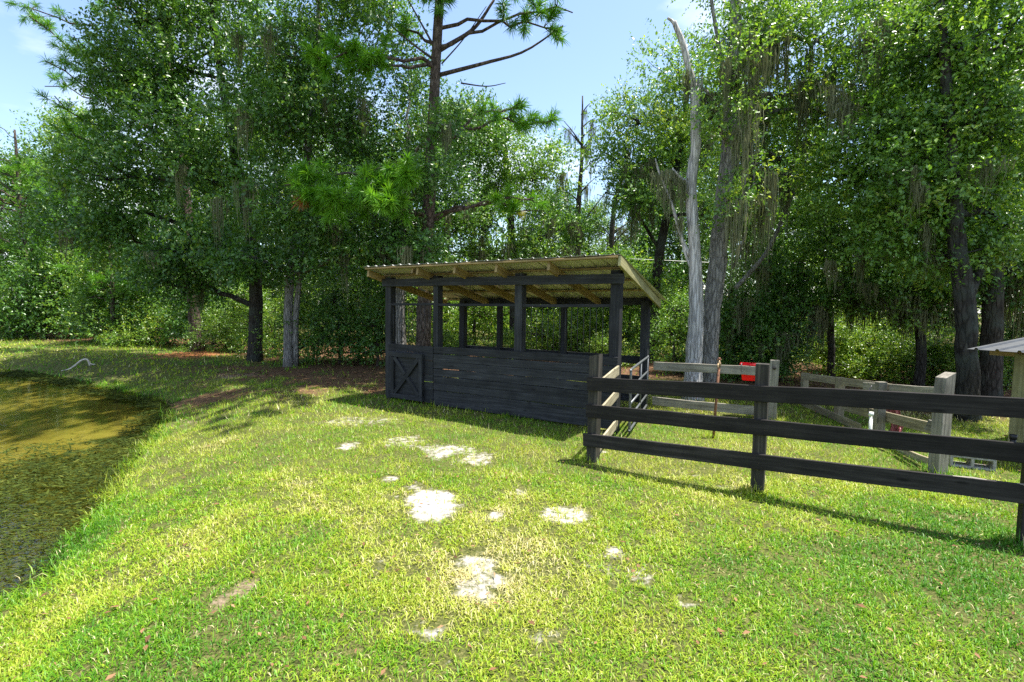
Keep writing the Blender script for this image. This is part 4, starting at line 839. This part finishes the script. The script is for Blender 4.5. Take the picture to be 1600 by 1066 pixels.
far = [(pa, -24, 28, .95, 'broad tree above the shrubs at the far left edge'), (pb, -29.5, 30.5, 1.0, 'dark tree at the left frame edge behind the shrubs'), (pb, -18.5, 30, 1.0, 'mid-green tree behind the reddish pine, left of its trunk'), (pa, -15, 29, 1.0, 'tall tree directly behind the reddish pine'),
       (pc, -11, 27.5, .95, 'slim tree behind the dark oak trunk'), (pb, -7.6, 26, 1.0, 'tree behind the twin pale stems'), (pa, -3.6, 27, .95, 'tree behind the tall straight pine'), (pb, 2.0, 29, .8, 'tree low behind the middle of the shelter'), (pb, 8.6, 30, .95, 'tree in the gap right of the grey-barked tree'),
       (pa, 14.5, 29, 1.05, 'tall tree behind the slender mossy tree'), (pb, 21.5, 26, 1.1, 'tree behind the low spreading oak'), (pa, 19.5, 18, 1.0, 'tree deep behind the large glossy oak'), (pb, 14.2, 12.6, .85, 'dark tree deep behind the low shed roof'), (pc, 11, 33, 1.0, 'slim far tree showing between the right oaks'), (pc, -21, 33, .95, 'slim far tree left of the broad left tree'), (pa, 4.6, 30, .62, 'small far tree under the gap of sky')]
for i, (pt, x, y, s_, lab) in enumerate(far):
    zz = float(gz(x, y))
    if i in (0, 1, 4):
        pt.location = (x, y, zz); pt.scale = (s_,)*3; pt.rotation_euler = (0, 0, i*1.3); pt['label'] = lab; pt['group'] = WG
    else: copy_tree(pt, (x, y, zz), i*2.1, s_, lab, WG)
# far-left pine
b = np.array([at(40, 500, 25)[0], 25.0, 0])
r = np.random.default_rng(8); tips = []
for k in range(20):
    f = r.random(); tips.append((3.5+6.5*f, b+np.array([r.normal(0, 2.3)*(1.1-f*.7), r.normal(0, 1.6)*(1.1-f*.7)-.5, 4.2+6.5*f]), 16, .6))
build_pine('pine_tree', b, [(b, .17), (b+np.array([.1, 0, 5]), .14), (b+np.array([0, 0, 10.2]), .04)], tips, 'bright young pine at the far left above the bushes', seed=9, nn=60, width=.014, length=.32, spread=.4)
b = np.array([at(175, 520, 21)[0], 21.0, 0]); tips = []
for k in range(18):
    f = r.random(); a_ = r.random()*6.28; tips.append((1.2+3.6*f, b+np.array([math.cos(a_)*1.7*(1-f*.6), math.sin(a_)*1.3*(1-f*.6), 1.3+4.2*f]), 7, .6))
build_pine('pine_tree', b, [(b, .09), (b+np.array([.1, 0, 2.5]), .07), (b+np.array([0, 0, 5.6]), .03)], tips, 'small bright green young pine low among the left shrubs', seed=10, nn=55, width=.014, length=.3, spread=.35)

# --- shrubs
def shrub_proto(seed, rad, h, mat, leaf=.075, cnt=26, tint=.5):
    B = np.array([0, 400.0+seed*10, 0]); r = np.random.default_rng(seed); cl = [(B+np.array([r.normal(0, rad*.25), r.normal(0, rad*.25), h*f]), (rad*w, rad*w, h*.25), cnt) for f, w in ((.22, .95), (.5, .8), (.78, .5))]
    return build_tree('shrub', B, [(B, .045), (B+np.array([.03, 0, h*.4]), .03), (B+np.array([0, 0.05, h*.8]), .012)], cl, mat, M_TWIG, '', 'shrub', seed=seed, size=leaf, n_spray=16, k_leaf=8, tint0=tint, crad=(.28, .5), flat=.85)
sp_ = [shrub_proto(61, 1.3, 2.2, M_SHRUB), shrub_proto(62, 1.1, 2.9, M_OAK2, tint=.5), shrub_proto(63, 1.4, 1.5, M_SHRUB, tint=.6), shrub_proto(64, .9, 2.4, M_OAK, tint=.42)]
SH = [  # kind, px, depth, scale, label
 (0, 20, 25.0, 1.7, 'left edge'), (3, 70, 24.0, 1.7, 'left edge'), (1, 112, 24.5, 1.9, 'left edge'), (3, 150, 22.5, 1.3, 'left edge'), (1, 205, 22.4, 1.7, 'pine'), (2, 262, 21.0, 1.1, 'pine'), (3, 235, 21.6, 1.5, 'pine'),
 (0, 352, 19.0, .85, 'oaks'), (3, 332, 20.5, 1.5, 'oaks'), (1, 375, 18.5, .95, 'oaks'), (0, 430, 17.0, 1.0, 'oaks'), (1, 490, 15.8, .95, 'oaks'), (3, 530, 15.0, 1.0, 'oaks'), (1, 560, 15.6, 1.0, 'oaks'), (3, 590, 14.6, 1.05, 'oaks'),
 (0, 705, 16.0, .5, 'shelter'), (0, 742, 19.5, 1.5, 'shelter'), (0, 778, 16.0, .5, 'shelter'), (2, 822, 20.5, 1.9, 'shelter'), (1, 858, 21, 1.5, 'shelter'), (0, 902, 20.0, 1.6, 'shelter'), (2, 940, 15.5, .6, 'shelter'), (1, 982, 19.0, 1.4, 'shelter'), (0, 1028, 18.0, 1.4, 'shelter'), (1, 1055, 13.6, .8, 'shelter'), (0, 690, 21, 1.7, 'shelter'), (2, 880, 17.5, 1.2, 'shelter'), (0, 960, 22.5, 1.9, 'shelter'),
 (3, 1150, 12.6, .85, 'grey fence'), (0, 1185, 12.9, .8, 'grey fence'), (3, 1225, 12.4, .7, 'grey fence'), (2, 1140, 14.5, 1.0, 'grey fence'),
 (2, 1290, 14.5, .9, 'collapsed'), (0, 1340, 14.0, .7, 'collapsed'), (2, 1395, 13.0, .8, 'collapsed'), (0, 1430, 12.2, .55, 'collapsed'), (2, 1475, 12.0, .7, 'collapsed'), (2, 1530, 11.5, .6, 'collapsed'), (2, 1330, 17.5, 1.2, 'collapsed'), (0, 1420, 17, 1.0, 'collapsed'), (3, 1580, 11.5, .8, 'collapsed')]
SLAB = {'left edge': ('leafy shrubs at the far left lawn edge', 'shrubs at the far left lawn edge'), 'pine': ('shrubs left of the reddish pine trunk', 'shrubs left of the reddish pine'), 'oaks': ('shrubs around the left oak trunks', 'shrubs around the left oak trunks'),
        'shelter': ('shrubs seen behind the black shelter', 'shrubs behind the shelter'), 'grey fence': ('dark shrubs behind the grey rail fence', 'shrubs behind the grey rail fence'), 'collapsed': ('sunlit shrubs beyond the collapsed fence', 'shrubs beyond the collapsed fence')}
used = set(); ORD = ['leftmost', 'second', 'third', 'fourth', 'fifth', 'sixth', 'seventh', 'eighth', 'ninth', 'tenth', 'eleventh', 'twelfth', 'thirteenth', 'fourteenth']
def shlab(i):
    same = sorted([j for j in range(len(SH)) if SH[j][4] == SH[i][4]], key=lambda j: SH[j][1]); k_ = same.index(i)
    return ('leftmost' if k_ == 0 else ORD[k_]+' from the left')+' of the '+SLAB[SH[i][4]][0]
for i, (k, px, Yd, s_, w) in enumerate(SH):
    q = at(px, 520, Yd); loc = (q[0], Yd, float(gz(q[0], Yd))-.03); lab = shlab(i); grp = SLAB[w][1]
    if k not in used:
        used.add(k); o = sp_[k]; o.location = loc; o.scale = (s_,)*3; o.rotation_euler = (0, 0, i*1.7); o['label'] = lab; o['group'] = grp
    else: copy_tree(sp_[k], loc, i*1.7, s_, lab, grp)

# --- distant woods, one mass far behind
r = np.random.default_rng(77); cl = []; rr_ = []
for k in range(420):
    a_ = r.uniform(-1.02, 1.02); d_ = r.uniform(36, 50); hh = r.uniform(.02, 1)**1.3*(9+3*math.sin(a_*5)+2*math.sin(a_*13))*(.62 if abs(a_-.17) < .16 else 1)
    cl.append((math.sin(a_)*d_*1.1, math.cos(a_)*d_, max(.6, hh*(1-.0*r.random())))); rr_.append(r.uniform(1.0, 2.0))
V, T, a_ = sprays(np.array(cl), np.array(rr_), 26, 6, .42, .8, .2, .45, r)
tag(obj('distant_woods', mesh_np('distant_woods', V, T, M_FAR, dict(tint=a_))), 'hazy mass of woods far behind the trees', 'woods', kind='stuff')

# far pale building glimpsed through the leaves
fb = empty('far_building', (at(1165, 520, 34)[0], 34, 0), 'pale far building glimpsed between leaves behind the red trough', 'building')
Hb = 2.7; bw, bdp = 5.0, 4.0
def boxm(name, x0, x1, y0, y1, z0, z1, mat, parent):
    V = [(x, y, z) for x in (x0, x1) for y in (y0, y1) for z in (z0, z1)]; F = [(0, 1, 3, 2), (4, 6, 7, 5), (0, 4, 5, 1), (2, 3, 7, 6), (0, 2, 6, 4), (1, 5, 7, 3)]
    me = bpy.data.meshes.new(name); me.from_pydata(V, [], F); me.update(); me.materials.append(mat); o = obj(name, me, parent)
    md = o.modifiers.new('bevel', 'BEVEL'); md.width = .015; return o
boxm('wall', -bw, bw, 0, bdp, -.1, Hb, M_WALLP, fb)
me = bpy.data.meshes.new('roof'); me.from_pydata([(-bw-.4, -.4, Hb), (bw+.4, -.4, Hb), (bw+.4, bdp+.4, Hb), (-bw-.4, bdp+.4, Hb), (-bw-.4, bdp/2, Hb+1.0), (bw+.4, bdp/2, Hb+1.0)], [], [(0, 1, 5, 4), (2, 3, 4, 5), (0, 4, 3), (1, 2, 5), (0, 3, 2, 1)]); me.materials.append(M_ROOF); obj('roof', me, fb)
for x in (-3, 0, 3): w_ = boxm('window', x-.5, x+.5, -.03, .0, 1.0, 2.0, M_BLKP, fb); boxm('sill', x-.56, x+.56, -.06, -.0, .93, .995, M_WHITEP, fb)
# overhead cable
ca = at(1060, 408, 19); cb_ = at(1420, 400, 17); pts = [ca+(cb_-ca)*t_-np.array([0, 0, .18*math.sin(math.pi*t_)]) for t_ in np.linspace(-.5, 1.5, 16)]
c_o = Acc(); c_o.tube(pts, .011, 5); tag(obj('overhead_cable', c_o.mesh('cable', M_WHITEP)), 'thin pale cable strung between the trees right of the dead trunk', 'cable')

# ------------------------------------------------------------------ grass, weeds, litter
def grass_band(y0, y1, dens, ln, wd, tris, r, xl=-1.25, xr=1.22):
    n = int(dens*(xr-xl)/2*(y1*y1-y0*y0)); y = np.sqrt(r.uniform(y0*y0, y1*y1, n)); x = r.uniform(xl, xr, n)*y
    mk = masks(x, y); sd = mk['sd']
    prob = (1-.95*sstep(.22, .62, mk['sand']+1.7*(fbm(x*9, y*9, 55, 2)-.5)))*(1-.85*sstep(.3, .8, mk['dirt']+.7*(vnoise(x*9, y*9, 56)-.5)))*(1-.93*sstep(.2, .75, mk['lit']))*sstep(-.12, .1, sd)
    prob *= .42+.58*sstep(.30, .52, fbm(x*5.2, y*5.2, 51))
    # under the shelter the floor is bare
    rel = np.stack([x-SA[0], y-SA[1]], -1); det = su[0]*sv[1]-su[1]*sv[0]; s_ = (rel[:, 0]*sv[1]-rel[:, 1]*sv[0])/det; t_ = (su[0]*rel[:, 1]-su[1]*rel[:, 0])/det
    prob *= np.where((s_ > .1) & (s_ < 4.6) & (t_ > .1) & (t_ < 1.9), .15, 1)
    k = r.random(n) < prob; x, y, sd = x[k], y[k], sd[k]; n = len(x); z = gz(x, y, sd)
    lush = fbm(x*.55, y*.55, 61); fine = fbm(x*3.3, y*3.3, 62)
    patch = fbm(x*1.25, y*1.25, 63, 2); tint = .47 + .8*(lush-.5) + .55*(fine-.5) + .55*(patch-.5) + r.normal(0, .15, n) + .25*np.minimum(mk['sand'][k]*1.6, .6)
    tint -= .20*sstep(1.0, .3, np.hypot((x+1.7)/1.2, (y-3.0)/1.4)); tint += .12*sstep(1.6, .2, np.hypot((x+3.6)/1.4, (y-4.6)/2.6)); tint -= .16*sstep(.6, .1, sd); tint -= .07*sstep(4.5, 2.5, y)
    tint -= .12*sstep(1.4, 0, np.hypot((x-3.3)/2.2, (y-3.2)/1.8)); tint += .10*sstep(2.4, .5, np.hypot((x-.2)/1.6, (y-5.3)/3))
    dry = r.random(n) < .03; tint = np.where(dry, 1.0, tint); tint = np.clip(tint, 0, 1)
    a = r.uniform(0, 6.283, n); lean = np.abs(r.normal(.95, .42, n)); L_ = ln*r.lognormal(0, .32, n)*(1+.8*sstep(.5, 0, sd)); L_ = L_*(.75+.5*fine)
    nearp = np.zeros(n)
    for q_ in (F1, F2, F3, GP, BP, sp0): nearp = np.maximum(nearp, sstep(.26, .10, np.hypot(x-q_[0], y-q_[1])))
    s2, t2 = s_[k], t_[k]; nearp = np.maximum(nearp, .8*sstep(.22, .05, np.abs(t2+.09))*(s2 > -.1)*(s2 < 4.8)*sstep(.42, .6, vnoise(x*3, y*3, 57))); L_ = L_*(1+1.5*nearp)
    hd = np.stack([np.cos(a), np.sin(a), 0*a], -1); sdv = np.stack([-np.sin(a), np.cos(a), 0*a], -1)*(wd*r.uniform(.6, 1.3, n))[:, None]*.5
    p = np.stack([x, y, z-.004], -1); mid = p + hd*(L_*.5*np.sin(lean*.6))[:, None]; mid[:, 2] += L_*.5*np.cos(lean*.6)
    tip = mid + hd*(L_*.5*np.sin(np.minimum(lean*1.5, 1.9)))[:, None]; tip[:, 2] += L_*.5*np.cos(np.minimum(lean*1.5, 1.9))
    if tris == 3:
        V = np.stack([p-sdv*.8, p+sdv*.8, mid+sdv, mid-sdv, tip], 1).reshape(-1, 3); q = np.arange(n)*5
        T = np.stack([np.stack([q, q+1, q+2], -1), np.stack([q, q+2, q+3], -1), np.stack([q+3, q+2, q+4], -1)], 1).reshape(-1, 3); m_ = 5
    else:
        V = np.stack([p-sdv, p+sdv, tip], 1).reshape(-1, 3); q = np.arange(n)*3; T = np.stack([q, q+1, q+2], -1); m_ = 3
    return V, T, np.repeat(tint, m_)
r = np.random.default_rng(5)
bands = [(1.5, 3.2, 10300, .040, .0050, 3), (3.2, 5.2, 6000, .043, .0062, 3), (5.2, 8.0, 3400, .05, .0090, 1), (8.0, 12.5, 900, .07, .016, 1), (12.5, 27, 120, .095, .038, 1)]
V, T, a_ = merge([grass_band(*q, r) for q in bands])
tag(obj('grass', mesh_np('grass', V, T, M_GRASS, dict(tint=a_))), 'short sunlit lawn grass around the sand patches', 'grass', kind='stuff')

# floating weed along the pond's shore
n = 260000; x = r.uniform(-15, -3, n); y = 2.3+13.2*r.random(n)**1.5; sd = pond_sd(x, y)
pat = fbm(x*1.1+y*.5, y*2.6, 71, 4)
edge = np.minimum(1, sstep(-2.5, -1.1, sd)*sstep(8, 6.3, y)+.8*sstep(-.8, -.25, sd)); prob = np.clip(sstep(.64-.46*edge, .76-.40*edge, pat)*(.012+.93*edge), 0, 1)*(sd < .18)
k = r.random(n) < prob; x, y = x[k], y[k]; n = len(x)
P = np.stack([x, y, np.full(n, WATER_Z+.006)+r.uniform(0, .018, n)], -1); A = np.stack([r.normal(.2, 1, n), r.normal(.3, .35, n), r.normal(0, .12, n)], -1); Nn = np.array([0, 0, 1.])+r.normal(0, .3, (n, 3))
sz = r.uniform(.022, .10, n)*(.6+y/12)
V, T, a_ = leaf_quads(P, A, Nn, sz, sz*r.uniform(.08, .25, n), np.clip(.40+.4*(fbm(x*2, y*2, 72)-.5)+r.normal(0, .2, n), 0, 1))
tag(obj('pond_weed', mesh_np('pond_weed', V, T, M_WEED, dict(tint=a_))), 'mat of dark green floating weed along the pond edge', 'pond weed', kind='stuff')
# fallen leaves and needles on the forest floor
n = 26000; y = r.uniform(7, 26, n); x = r.uniform(-1.15, 1.2, n)*y; mk = masks(x, y); k = (r.random(n) < sstep(.25, .8, mk['lit'])) & (mk['sd'] > .3); x, y = x[k], y[k]; n = len(x)
y2 = np.sqrt(r.uniform(4, 100, 2600)); x2 = r.uniform(-1.1, 1.1, 2600)*y2; k2 = pond_sd(x2, y2) > .3; x = np.concatenate([x, x2[k2]]); y = np.concatenate([y, y2[k2]]); nl = n; n = len(x)
P = np.stack([x, y, gz(x, y)+.012+r.uniform(0, .01, n)], -1); A = r.normal(size=(n, 3))*np.array([1, 1, .15]); Nn = np.array([0, 0, 1.])+r.normal(0, .25, (n, 3)); sz = np.where(np.arange(n) < nl, r.uniform(.06, .13, n), r.uniform(.02, .055, n)); P[nl:, 2] += .014
V, T, a_ = leaf_quads(P, A, Nn, sz, sz*r.uniform(.12, .55, n), np.clip(r.normal(.55, .22, n), 0, 1))
tag(obj('leaf_litter', mesh_np('leaf_litter', V, T, M_LITTER, dict(tint=a_))), 'brown fallen leaves and needles under the trees', 'leaf litter', kind='stuff')
